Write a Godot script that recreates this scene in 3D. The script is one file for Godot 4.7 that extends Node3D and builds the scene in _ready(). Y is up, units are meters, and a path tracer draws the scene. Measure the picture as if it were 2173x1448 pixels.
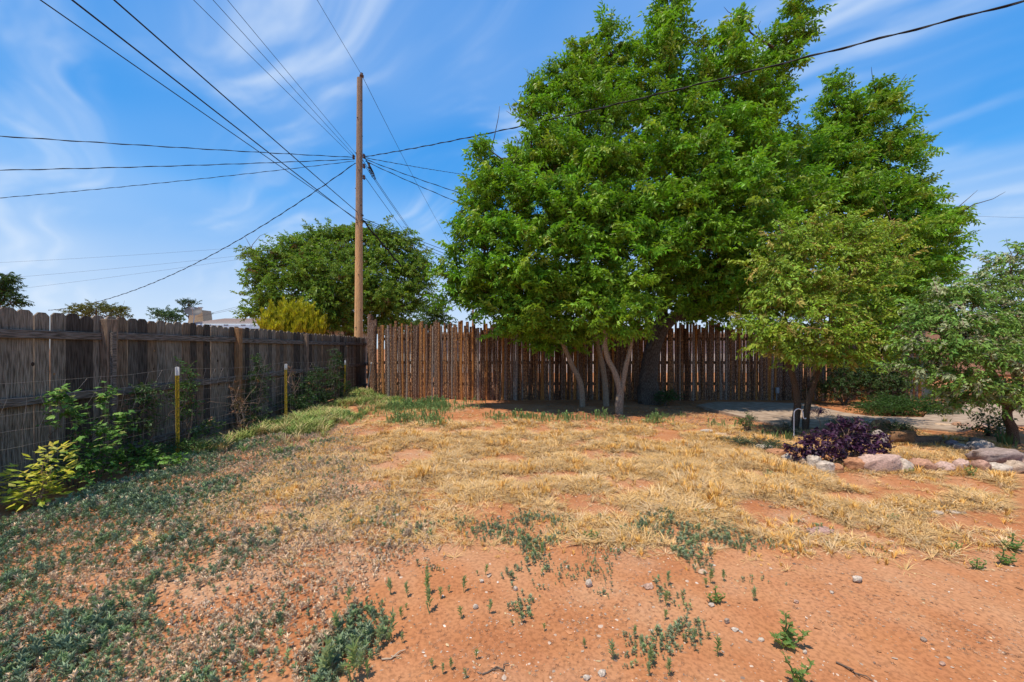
extends Node3D

# places in metres: x across, y up, -z ahead of the camera
const PATH = [[4.653, -10.102], [4.728, -9.062], [4.835, -8.162], [4.954, -7.608], [5.112, -7.083], [6.122, -7.293], [6.931, -7.425], [7.364, -7.166], [7.686, -6.924], [8.575, -7.336], [9.548, -7.47], [11.543, -7.47], [16.14, -10.445], [12.169, -10.625], [11.102, -10.445], [9.91, -9.481], [8.501, -8.272], [7.531, -8.384], [7.392, -8.931], [7.46, -9.629], [7.719, -10.357], [6.447, -10.671], [5.442, -10.671]]
const TR_ASH = {"base": [3.66, 0.0, -10.6], "trunk": [[0, -0.15, 0], [-0.05, 0.328, 0.0], [-0.05, 0.702, 0.0], [-0.005, 1.202, 0.05], [0.101, 1.66, 0.1], [0.225, 1.964, 0.2]], "trunk_r": [0.36, 0.27, 0.225, 0.2, 0.19, 0.18], "limbs": [[[[0.176, 1.89, 0.2], [0.462, 2.218, 0.4], [0.923, 2.731, 0.7], [1.349, 3.257, 1.0], [1.521, 4.295, 1.3]], [0.15, 0.12, 0.1, 0.08, 0.04]], [[[0.151, 1.793, 0.2], [0.274, 2.438, 0.1], [0.46, 3.674, 0.1], [0.604, 5.243, 0.2], [0.624, 6.782, 0.3], [0.342, 8.53, 0.4], [0.318, 9.61, 0.4]], [0.17, 0.15, 0.13, 0.1, 0.075, 0.05, 0.02]], [[[0.096, 1.671, 0.15], [-0.378, 2.65, 0.4], [-1.173, 3.546, 0.7], [-2.022, 4.417, 0.9], [-2.943, 5.29, 1.0]], [0.13, 0.11, 0.09, 0.06, 0.03]], [[[0.361, 3.179, 0.1], [-0.312, 4.754, -0.2], [-0.922, 6.451, -0.3], [-1.011, 8.311, -0.2], [-0.972, 9.255, -0.1]], [0.1, 0.08, 0.07, 0.045, 0.02]], [[[0.543, 4.754, 0.2], [1.644, 6.344, 0.2], [2.683, 7.75, 0.1], [3.424, 9.232, 0.1], [3.733, 9.974, 0.1]], [0.09, 0.07, 0.055, 0.035, 0.015]], [[[-0.378, 2.65, 0.4], [-1.794, 2.591, 0.9], [-3.174, 2.903, 1.1], [-4.395, 3.109, 1.2]], [0.08, 0.06, 0.045, 0.02]], [[[0.462, 2.218, 0.4], [1.695, 2.5, 0.1], [3.119, 2.975, -0.2], [4.279, 3.521, -0.4]], [0.1, 0.08, 0.05, 0.03]]]}
const L_ASH = [[4.062, 10.186, -10.2, 0.309, 0.442, 0.375], [3.906, 9.43, -10.2, 0.42, 0.442, 0.431], [3.702, 8.83, -10.2, 0.53, 0.442, 0.486], [2.537, 9.821, -10.7, 0.232, 0.324, 0.278], [2.688, 9.129, -10.7, 0.464, 0.487, 0.475], [1.814, 9.207, -10.6, 0.275, 0.344, 0.31], [1.896, 8.553, -10.5, 0.363, 0.363, 0.363], [1.34, 8.714, -10.5, 0.318, 0.318, 0.318], [0.777, 8.179, -10.4, 0.293, 0.338, 0.316], [0.498, 7.45, -10.2, 0.287, 0.287, 0.287], [1.572, 8.057, -10.4, 0.54, 0.473, 0.507], [0.882, 7.63, -10.2, 0.309, 0.331, 0.32, 0.7], [2.49, 8.118, -10.4, 0.653, 0.563, 0.608], [2.218, 7.038, -10.0, 0.92, 0.65, 0.785], [3.642, 7.93, -10.2, 0.607, 0.607, 0.607], [4.117, 7.041, -9.9, 0.75, 0.643, 0.696], [4.744, 8.115, -10.3, 0.401, 0.401, 0.401], [5.365, 9.219, -10.4, 0.405, 0.45, 0.428], [5.973, 9.875, -10.5, 0.182, 0.318, 0.25], [5.502, 8.35, -10.2, 0.662, 0.662, 0.662], [6.283, 7.812, -10.4, 0.54, 0.54, 0.54], [7.48, 10.245, -10.5, 0.318, 0.386, 0.352], [7.208, 9.541, -10.5, 0.431, 0.454, 0.443], [6.961, 8.837, -10.5, 0.409, 0.5, 0.454], [6.615, 7.688, -10.5, 0.477, 0.523, 0.5], [7.252, 6.812, -10.6, 0.344, 0.39, 0.367], [0.74, 6.575, -9.9, 0.535, 0.45, 0.493], [1.282, 5.968, -9.6, 0.664, 0.522, 0.593], [1.226, 6.537, -10.9, 0.751, 0.59, 0.671, 0.55], [0.386, 6.004, -9.8, 0.387, 0.31, 0.349], [0.328, 6.613, -11.1, 0.438, 0.351, 0.394, 0.55], [-0.79, 6.35, -9.8, 0.213, 0.233, 0.223, 1.2], [-0.478, 5.946, -9.8, 0.271, 0.233, 0.252, 1.1], [-0.882, 5.428, -9.8, 0.175, 0.155, 0.165, 1.1], [-0.299, 5.29, -9.6, 0.57, 0.427, 0.498], [-0.234, 5.49, -10.9, 0.644, 0.483, 0.563, 0.55], [-0.638, 4.838, -9.6, 0.332, 0.285, 0.308], [-1.104, 5.447, -10.9, 0.375, 0.322, 0.349, 0.55], [0.687, 4.914, -9.2, 0.682, 0.454, 0.568], [0.577, 5.17, -10.5, 0.771, 0.514, 0.642, 0.55], [2.117, 5.608, -9.3, 0.69, 0.551, 0.621], [2.768, 6.089, -10.6, 0.78, 0.623, 0.702, 0.55], [3.135, 5.984, -9.4, 0.65, 0.511, 0.58], [3.78, 6.514, -10.7, 0.735, 0.578, 0.656, 0.55], [4.196, 5.826, -9.3, 0.69, 0.551, 0.621], [4.811, 6.141, -10.6, 0.78, 0.623, 0.702, 0.55], [5.348, 6.532, -9.6, 0.664, 0.57, 0.617], [6.098, 7.363, -10.9, 0.751, 0.644, 0.697, 0.55], [6.036, 6.062, -9.8, 0.581, 0.533, 0.557], [6.779, 6.76, -11.1, 0.657, 0.602, 0.63, 0.55], [4.958, 5.01, -8.9, 0.704, 0.528, 0.616], [5.69, 5.176, -10.2, 0.796, 0.597, 0.696, 0.55], [3.806, 4.696, -8.9, 0.704, 0.528, 0.616], [4.469, 5.14, -10.2, 0.796, 0.597, 0.696, 0.55], [2.684, 4.626, -9.0, 0.711, 0.533, 0.622], [2.847, 4.726, -10.3, 0.805, 0.603, 0.704, 0.55], [1.607, 4.486, -8.9, 0.704, 0.484, 0.594], [2.092, 4.834, -10.2, 0.796, 0.547, 0.672, 0.55], [-0.967, 4.244, -9.5, 0.375, 0.328, 0.352, 0.8], [-1.246, 3.797, -9.5, 0.263, 0.244, 0.254, 0.7], [-0.287, 4.048, -9.2, 0.637, 0.454, 0.545], [-0.146, 4.587, -10.5, 0.72, 0.514, 0.617, 0.55], [0.657, 3.728, -8.8, 0.696, 0.435, 0.565], [0.907, 4.254, -10.1, 0.787, 0.492, 0.639, 0.55], [1.796, 3.521, -8.8, 0.696, 0.435, 0.565], [1.927, 3.95, -10.1, 0.787, 0.492, 0.639, 0.55], [2.935, 3.624, -8.8, 0.739, 0.478, 0.609], [3.243, 4.146, -10.1, 0.836, 0.541, 0.689, 0.55], [4.074, 3.728, -8.8, 0.739, 0.522, 0.631], [4.866, 3.76, -10.1, 0.836, 0.59, 0.713, 0.55], [5.331, 4.203, -9.0, 0.711, 0.533, 0.622], [5.679, 4.364, -10.3, 0.805, 0.603, 0.704, 0.55], [6.251, 5.064, -9.6, 0.664, 0.57, 0.617], [7.374, 5.459, -10.9, 0.751, 0.644, 0.697, 0.55], [-1.454, 3.33, -9.4, 0.279, 0.223, 0.251, 0.8], [-1.122, 2.888, -9.4, 0.353, 0.297, 0.325], [-1.155, 2.941, -10.7, 0.399, 0.336, 0.368, 0.55], [-0.391, 3.163, -9.1, 0.629, 0.405, 0.517], [-0.432, 3.3, -10.4, 0.712, 0.458, 0.585, 0.55], [-1.399, 2.611, -9.4, 0.223, 0.167, 0.195, 0.7], [0.455, 2.916, -8.9, 0.704, 0.396, 0.549], [0.39, 3.143, -10.2, 0.796, 0.447, 0.621, 0.55], [1.643, 2.735, -9.1, 0.719, 0.405, 0.562], [1.908, 3.132, -10.4, 0.813, 0.458, 0.636, 0.55], [3.767, 2.918, -9.6, 0.664, 0.475, 0.57], [4.365, 3.352, -10.9, 0.751, 0.537, 0.644, 0.55], [4.896, 3.031, -9.6, 0.759, 0.475, 0.617], [5.769, 3.515, -10.9, 0.859, 0.537, 0.697, 0.55], [5.8, 3.37, -9.6, 0.759, 0.522, 0.64], [6.633, 3.398, -10.9, 0.859, 0.59, 0.724, 0.55], [-0.625, 2.445, -9.4, 0.371, 0.297, 0.334], [-0.411, 2.843, -10.7, 0.42, 0.336, 0.378, 0.55], [0.038, 2.325, -9.3, 0.551, 0.368, 0.459], [0.366, 2.471, -10.6, 0.623, 0.416, 0.52, 0.55], [5.682, 2.65, -10.2, 0.706, 0.353, 0.529], [6.535, 2.621, -11.5, 0.798, 0.399, 0.598, 0.55], [4.722, 2.41, -10.2, 0.605, 0.302, 0.454], [5.554, 2.569, -11.5, 0.684, 0.342, 0.513, 0.55], [7.017, 2.918, -10.4, 0.719, 0.411, 0.565], [7.687, 2.832, -11.7, 0.813, 0.465, 0.639, 0.55], [0.386, 1.911, -9.8, 0.484, 0.291, 0.387], [0.715, 2.26, -11.1, 0.547, 0.329, 0.438, 0.55], [0.982, 1.685, -10.0, 0.543, 0.257, 0.4], [0.771, 1.894, -11.3, 0.615, 0.291, 0.452, 0.55]]
const TR_ASH2 = {"base": [10.577, 0.0, -12.6], "trunk": [[0, -0.2, 0], [0.0, 2.043, 0.0], [-0.011, 3.509, 0.1], [-0.022, 5.243, 0.2], [-0.252, 6.659, 0.3], [-0.397, 8.106, 0.3]], "trunk_r": [0.22, 0.18, 0.15, 0.12, 0.08, 0.03]}
const L_ASH2 = [[9.862, 9.409, -12.3, 0.293, 0.373, 0.333], [9.92, 8.758, -12.3, 0.453, 0.453, 0.453], [9.954, 7.909, -12.2, 0.476, 0.501, 0.489], [11.222, 9.192, -12.3, 0.373, 0.319, 0.346], [10.976, 8.685, -12.3, 0.639, 0.453, 0.546], [11.627, 8.902, -12.3, 0.319, 0.319, 0.319, 0.8], [10.241, 7.909, -12.2, 0.792, 0.634, 0.713], [11.844, 7.817, -12.3, 0.479, 0.373, 0.426], [12.061, 7.455, -12.3, 0.293, 0.266, 0.28, 0.8], [11.061, 7.026, -12.0, 0.845, 0.65, 0.747], [9.489, 6.864, -11.8, 0.758, 0.642, 0.7], [10.556, 7.304, -13.1, 0.857, 0.726, 0.791, 0.55], [8.628, 6.864, -11.8, 0.466, 0.42, 0.444], [9.498, 7.675, -13.1, 0.527, 0.475, 0.502, 0.55], [8.441, 6.09, -11.6, 0.55, 0.504, 0.528], [9.752, 6.373, -12.9, 0.622, 0.57, 0.597, 0.55], [12.035, 6.33, -12.2, 0.434, 0.313, 0.374, 0.8], [10.692, 5.817, -11.6, 0.86, 0.573, 0.717], [12.067, 6.068, -12.9, 0.973, 0.648, 0.81, 0.55], [9.219, 5.571, -11.3, 0.837, 0.614, 0.726], [10.5, 5.964, -12.6, 0.947, 0.694, 0.821, 0.55], [7.867, 5.297, -10.9, 0.754, 0.592, 0.673], [9.116, 6.047, -12.2, 0.853, 0.67, 0.761, 0.55], [12.049, 5.685, -12.0, 0.475, 0.356, 0.415], [13.499, 6.492, -13.3, 0.537, 0.403, 0.469, 0.55], [12.126, 5.059, -11.8, 0.642, 0.396, 0.519], [13.429, 5.238, -13.1, 0.726, 0.448, 0.587, 0.55], [12.929, 5.3, -11.9, 0.353, 0.235, 0.294, 0.8], [13.349, 5.44, -11.9, 0.235, 0.165, 0.2, 1.2], [12.574, 4.616, -11.7, 0.463, 0.277, 0.37, 0.8], [10.719, 4.612, -11.2, 0.83, 0.554, 0.692], [12.085, 4.71, -12.5, 0.939, 0.626, 0.783, 0.55], [9.363, 4.297, -11.0, 0.761, 0.543, 0.652], [10.244, 4.583, -12.3, 0.861, 0.615, 0.737, 0.55], [11.581, 3.998, -11.4, 0.676, 0.406, 0.541], [13.059, 4.097, -12.7, 0.765, 0.459, 0.612, 0.55], [10.719, 3.295, -11.2, 0.774, 0.498, 0.637], [11.639, 3.737, -12.5, 0.876, 0.563, 0.72, 0.55], [12.089, 3.547, -11.5, 0.512, 0.296, 0.403, 0.7], [9.797, 3.031, -11.2, 0.774, 0.498, 0.637], [10.824, 3.496, -12.5, 0.876, 0.563, 0.72, 0.55], [11.102, 2.405, -11.6, 0.688, 0.459, 0.573], [12.752, 2.446, -12.9, 0.778, 0.519, 0.648, 0.55], [10.322, 2.005, -11.8, 0.7, 0.466, 0.583], [11.529, 2.084, -13.1, 0.791, 0.527, 0.659, 0.55], [8.899, 2.791, -11.4, 0.676, 0.507, 0.591], [10.082, 3.009, -12.7, 0.765, 0.574, 0.669, 0.55], [11.849, 2.838, -11.8, 0.583, 0.42, 0.501], [13.318, 3.077, -13.1, 0.659, 0.475, 0.567, 0.55], [7.939, 4.297, -11.0, 0.598, 0.489, 0.543], [9.244, 4.643, -12.3, 0.676, 0.553, 0.615, 0.55]]
const TR_SLIM = [{"base": [1.734, 0.0, -9.86], "stems": [[[[0, -0.1, 0], [-0.035, 0.557, 0.0], [-0.252, 1.012, 0.06], [-0.398, 1.335, 0.11], [-0.519, 1.61, 0.16]], [0.072, 0.064, 0.06, 0.054, 0.048]], [[[-0.519, 1.61, 0.16], [-0.845, 1.763, 0.36], [-1.171, 1.975, 0.56], [-1.482, 2.253, 0.76]], [0.05, 0.042, 0.035, 0.02]], [[[-0.519, 1.61, 0.16], [-0.576, 1.838, 0.16], [-0.655, 2.128, 0.26], [-0.801, 2.568, 0.36]], [0.045, 0.04, 0.03, 0.02]]], "lobes": [[0.355, 2.297, -9.0, 0.582, 0.339, 0.461], [1.012, 2.532, -9.2, 0.649, 0.39, 0.52], [0.148, 1.888, -9.3, 0.492, 0.306, 0.399], [0.68, 1.985, -9.1, 0.535, 0.278, 0.407], [1.145, 1.892, -9.4, 0.553, 0.31, 0.431]]}, {"base": [2.382, 0.0, -10.1], "stems": [[[[0, -0.1, 0], [-0.035, 0.499, 0.0], [-0.106, 1.001, 0.05], [-0.247, 1.521, 0.1], [-0.361, 1.974, 0.2], [-0.439, 2.603, 0.3]], [0.078, 0.07, 0.065, 0.056, 0.045, 0.03]]], "lobes": [[1.808, 2.445, -9.4, 0.664, 0.398, 0.531], [1.553, 2.857, -9.2, 0.649, 0.39, 0.52], [2.072, 2.015, -9.6, 0.621, 0.339, 0.48], [1.571, 1.744, -10.0, 0.529, 0.306, 0.418], [2.361, 2.777, -9.4, 0.553, 0.398, 0.476]]}, {"base": [2.376, 0.0, -8.8], "stems": [[[[0, -0.1, 0], [-0.021, 0.125, 0.0], [-0.021, 0.311, 0.0], [0.0, 0.518, 0.0], [-0.124, 0.943, 0.0], [-0.269, 1.222, 0.0], [-0.343, 1.543, 0.05], [-0.334, 1.767, 0.1], [-0.509, 2.057, 0.2]], [0.065, 0.085, 0.092, 0.075, 0.06, 0.055, 0.05, 0.043, 0.03]], [[[0.01, 0.498, 0.0], [0.062, 0.705, 0.0], [0.12, 1.11, 0.05], [0.198, 1.46, 0.1], [0.224, 1.796, 0.15], [0.371, 2.057, 0.2]], [0.06, 0.055, 0.05, 0.045, 0.038, 0.025]]], "lobes": [[1.792, 2.231, -8.3, 0.488, 0.293, 0.391], [2.378, 2.329, -8.3, 0.488, 0.332, 0.41], [2.11, 2.735, -8.4, 0.593, 0.336, 0.464], [2.703, 2.142, -8.4, 0.395, 0.296, 0.346], [2.011, 1.845, -8.4, 0.395, 0.217, 0.306], [2.635, 1.85, -8.5, 0.26, 0.2, 0.23], [2.585, 2.85, -8.5, 0.5, 0.32, 0.41]]}]
const TR_PEAR = {"base": [5.197, 0.0, -7.2], "stems": [[[[-0.102, -0.1, 0.0], [-0.102, 0.095, 0.0], [-0.068, 0.434, 0.0], [-0.102, 0.772, 0.0], [-0.17, 1.026, 0.0], [-0.246, 1.281, 0.0], [-0.331, 1.786, 0.05], [-0.24, 2.619, 0.1]], [0.07, 0.062, 0.056, 0.05, 0.046, 0.042, 0.034, 0.02]], [[[0.011, -0.1, 0.1], [0.011, 0.114, 0.1], [0.036, 0.406, 0.1], [0.111, 0.698, 0.1], [0.203, 0.949, 0.1], [0.262, 1.199, 0.1], [0.429, 1.784, 0.1], [0.512, 2.619, 0.1]], [0.062, 0.055, 0.05, 0.045, 0.042, 0.038, 0.03, 0.018]]]}
const L_PEAR = [[5.536, 3.695, -7.2, 0.339, 0.254, 0.296, 0.8], [5.052, 3.426, -7.0, 0.264, 0.231, 0.247, 0.8], [6.891, 3.568, -7.2, 0.203, 0.186, 0.195, 0.7], [5.959, 3.737, -7.2, 0.22, 0.186, 0.203, 0.7], [4.723, 3.385, -7.0, 0.264, 0.214, 0.239, 0.7], [6.127, 3.455, -7.1, 0.418, 0.234, 0.326, 0.8], [6.712, 3.288, -7.1, 0.301, 0.2, 0.251, 0.7], [4.98, 3.074, -6.9, 0.487, 0.292, 0.39], [5.711, 3.074, -6.9, 0.528, 0.292, 0.41], [4.493, 2.83, -6.9, 0.341, 0.276, 0.308], [6.535, 2.85, -7.0, 0.379, 0.28, 0.329], [4.993, 2.554, -6.7, 0.512, 0.315, 0.414], [5.708, 2.49, -6.8, 0.52, 0.336, 0.428], [4.508, 2.25, -6.8, 0.36, 0.272, 0.316], [4.921, 2.062, -6.5, 0.459, 0.291, 0.375], [5.948, 2.01, -6.8, 0.48, 0.304, 0.392], [4.188, 1.85, -6.8, 0.32, 0.208, 0.264], [4.386, 1.718, -6.5, 0.382, 0.245, 0.314], [5.071, 1.601, -6.4, 0.489, 0.286, 0.388], [6.018, 1.608, -6.7, 0.394, 0.236, 0.315], [4.686, 1.334, -6.6, 0.349, 0.202, 0.276], [5.54, 1.256, -6.6, 0.466, 0.202, 0.334], [4.298, 1.489, -6.6, 0.311, 0.171, 0.241], [6.268, 1.33, -6.8, 0.256, 0.16, 0.208, 0.8], [3.868, 1.85, -6.8, 0.128, 0.096, 0.112, 0.7]]
const TR_APPLE = {"base": [7.632, 0.0, -6.1], "stems": [[[[0, -0.1, 0], [-0.014, 0.23, 0.0], [-0.086, 0.409, 0.0], [-0.072, 0.589, 0.0]], [0.078, 0.06, 0.054, 0.05]], [[[-0.072, 0.531, 0.0], [-0.215, 0.876, 0.0], [-0.548, 1.238, 0.1], [-1.014, 1.589, 0.2]], [0.06, 0.05, 0.04, 0.02]], [[[-0.064, 0.56, 0.0], [0.072, 0.948, 0.0], [0.0, 1.594, 0.0], [-0.143, 2.311, 0.0]], [0.065, 0.05, 0.04, 0.015]], [[[-0.057, 0.531, 0.0], [0.215, 0.732, 0.0], [0.574, 1.163, 0.0]], [0.05, 0.04, 0.02]]]}
const L_APPLE = [[7.575, 2.763, -6.2, 0.19, 0.219, 0.204, 0.6], [7.867, 2.872, -6.2, 0.146, 0.248, 0.197, 0.6], [7.202, 2.455, -6.1, 0.23, 0.187, 0.208, 0.7], [8.122, 2.544, -6.2, 0.365, 0.292, 0.328, 0.8], [6.41, 2.248, -5.9, 0.292, 0.18, 0.236, 0.9], [6.827, 2.144, -5.9, 0.333, 0.236, 0.285, 0.9], [6.063, 1.971, -5.9, 0.208, 0.153, 0.18, 0.8], [6.193, 1.852, -5.7, 0.335, 0.215, 0.275], [7.56, 2.168, -6.1, 0.359, 0.287, 0.323, 0.9], [6.662, 1.718, -5.7, 0.402, 0.241, 0.322], [7.451, 1.728, -5.9, 0.382, 0.278, 0.33], [5.892, 1.416, -5.8, 0.273, 0.164, 0.218, 0.9], [6.084, 1.417, -5.6, 0.362, 0.224, 0.293], [6.611, 1.318, -5.6, 0.428, 0.25, 0.339], [7.266, 1.249, -5.7, 0.402, 0.268, 0.335], [5.858, 1.115, -5.7, 0.302, 0.134, 0.218, 0.9], [6.282, 0.989, -5.6, 0.395, 0.198, 0.296], [6.931, 0.846, -5.7, 0.369, 0.188, 0.278], [6.643, 0.699, -5.8, 0.341, 0.15, 0.246, 0.9], [7.719, 0.744, -6.0, 0.282, 0.198, 0.24], [8.072, 1.874, -6.0, 0.353, 0.424, 0.388], [8.076, 1.172, -5.9, 0.347, 0.347, 0.347], [5.785, 1.728, -5.9, 0.18, 0.083, 0.132, 0.7], [6.233, 0.631, -5.8, 0.191, 0.082, 0.136, 0.6]]
const TR_FAR = {"base": [-8.437, 0.0, -21], "trunk": [[0, -0.2, 0], [0.0, 1.944, 0], [-0.247, 2.932, 0]], "trunk_r": [0.4, 0.36, 0.3], "limbs": [[[[-0.247, 2.809, 0], [-0.899, 3.53, 0.2], [-1.367, 4.103, 0.5], [-1.834, 4.744, 1]], [0.26, 0.2, 0.15, 0.06]], [[[-0.198, 2.932, 0], [0.0, 4.168, 0], [0.247, 5.403, 0], [0.371, 6.391, 0]], [0.22, 0.17, 0.12, 0.05]], [[[-0.173, 2.809, 0], [1.112, 3.921, 0], [2.1, 4.909, 0], [2.841, 5.65, 0]], [0.2, 0.16, 0.1, 0.05]]]}
const L_FAR = [[-10.769, 6.756, -20.5, 0.965, 0.531, 0.748], [-9.796, 7.256, -21, 1.038, 0.494, 0.766], [-8.561, 7.379, -21, 0.988, 0.544, 0.766], [-7.078, 7.256, -21, 1.038, 0.593, 0.815], [-5.843, 6.885, -21, 0.889, 0.593, 0.741], [-4.978, 6.021, -21, 0.692, 0.692, 0.692], [-11.447, 6.038, -20, 0.941, 0.659, 0.8], [-10.035, 5.803, -20, 1.176, 0.706, 0.941], [-8.598, 6.032, -20.5, 1.326, 0.772, 1.049], [-6.91, 5.912, -20.5, 1.326, 0.772, 1.049], [-5.463, 5.309, -20.5, 1.085, 0.772, 0.929], [-12.388, 5.45, -20, 0.706, 0.612, 0.659], [-12.741, 4.626, -20, 0.612, 0.612, 0.612, 0.8], [-11.161, 4.662, -19.5, 1.032, 0.688, 0.86], [-9.555, 4.547, -19.5, 1.101, 0.642, 0.872], [-7.447, 4.509, -20, 1.176, 0.706, 0.941], [-5.8, 4.156, -20, 1.059, 0.706, 0.882], [-4.619, 4.585, -20.5, 0.627, 0.579, 0.603, 0.9], [-12.079, 3.744, -19.5, 0.78, 0.596, 0.688], [-10.931, 3.629, -19.5, 0.918, 0.596, 0.757], [-4.98, 3.621, -20.5, 0.82, 0.482, 0.651, 0.8], [-6.271, 3.332, -20, 1.059, 0.612, 0.835], [-12.537, 3.171, -19.5, 0.505, 0.413, 0.459, 0.8], [-13.094, 6.156, -20, 0.471, 0.282, 0.376, 0.6], [-7.151, 2.656, -20.5, 1.085, 0.531, 0.808], [-10.243, 2.712, -19.5, 1.032, 0.596, 0.814], [-11.046, 2.926, -19.3, 0.817, 0.545, 0.681], [-8.73, 3.257, -19.2, 1.129, 0.678, 0.904], [-8.956, 2.579, -19.2, 1.016, 0.452, 0.734], [-5.565, 2.626, -20, 0.941, 0.471, 0.706], [-9.534, 5.138, -19, 1.006, 0.671, 0.838], [-7.601, 4.838, -19.2, 1.129, 0.768, 0.949], [-8.639, 4.021, -19, 1.118, 0.671, 0.894], [-6.539, 3.732, -19.4, 1.096, 0.685, 0.89]]
const FAR_TREES = [{"name": "distant_tree", "label": "dark green tree crown cut by the frame beyond the board fence", "cat": "tree", "base": [-31.101, 0.0, -24], "lobes": [[-30.678, 5.121, -24, 0.847, 0.791, 0.819], [-29.972, 4.274, -24, 0.621, 0.452, 0.536], [-31.525, 4.556, -24, 1.129, 1.129, 1.129], [-30.395, 5.685, -24, 0.452, 0.339, 0.395]], "r": 0.2, "dens": 15.3, "col": [0.06, 0.12, 0.03], "scale": 0.8, "broad": true, "group": ""}, {"name": "distant_tree", "label": "sparse olive bush crown showing over the dog-eared pickets", "cat": "tree", "base": [-20.741, 0.0, -20], "lobes": [[-20.741, 3.379, -20, 0.941, 0.329, 0.635], [-21.565, 3.285, -20, 0.565, 0.282, 0.424], [-19.918, 3.332, -20, 0.565, 0.235, 0.4], [-19.565, 3.097, -20, 0.471, 0.188, 0.329, 0.6]], "r": 0.1, "dens": 27.2, "col": [0.16, 0.18, 0.05], "scale": 0.55, "broad": true, "group": ""}, {"name": "distant_tree", "label": "pale green tree beside the satellite dish", "cat": "tree", "base": [-34.659, 0.0, -40], "lobes": [[-34.565, 4.838, -40, 1.129, 0.659, 0.894], [-33.624, 4.509, -40, 0.659, 0.471, 0.565]], "r": 0.15, "dens": 10.2, "col": [0.09, 0.17, 0.07], "scale": 1.1, "broad": true, "group": ""}, {"name": "distant_tree", "label": "dark round tree crown directly behind the chimney", "cat": "tree", "base": [-41.692, 0.0, -52], "lobes": [[-41.998, 7.384, -52, 0.918, 0.489, 0.704], [-42.732, 6.344, -52, 0.612, 0.489, 0.551], [-40.162, 5.61, -52, 0.734, 0.489, 0.612]], "r": 0.2, "dens": 10.2, "col": [0.05, 0.1, 0.03], "scale": 1.1, "broad": true, "group": ""}, {"name": "sapling", "label": "light green sapling showing between far tree and pole fence", "cat": "tree", "base": [-2.903, 0.0, -15], "lobes": [[-2.903, 2.774, -15, 0.459, 0.318, 0.388], [-2.585, 2.421, -15, 0.388, 0.247, 0.318], [-3.291, 2.332, -15, 0.353, 0.212, 0.282], [-2.762, 3.215, -15, 0.212, 0.212, 0.212, 0.7]], "r": 0.06, "dens": 37.4, "col": [0.11, 0.2, 0.035], "scale": 0.6, "broad": true, "group": ""}, {"name": "silvery_tree", "label": "grey green tree in the gap below the wide olive crown", "cat": "tree", "base": [-11.364, 0.0, -26], "lobes": [[-11.822, 4.05, -26, 1.224, 0.795, 1.009], [-10.599, 3.591, -26, 1.224, 0.734, 0.979], [-12.128, 2.979, -26, 1.224, 0.551, 0.887]], "r": 0.15, "dens": 13.6, "col": [0.17, 0.2, 0.11], "scale": 0.8, "broad": true, "group": ""}]
const GOLD = {"base": [-9.563, 0.0, -17.5], "r": [1.14, 1.1, 1.1, 2.05]}
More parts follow.
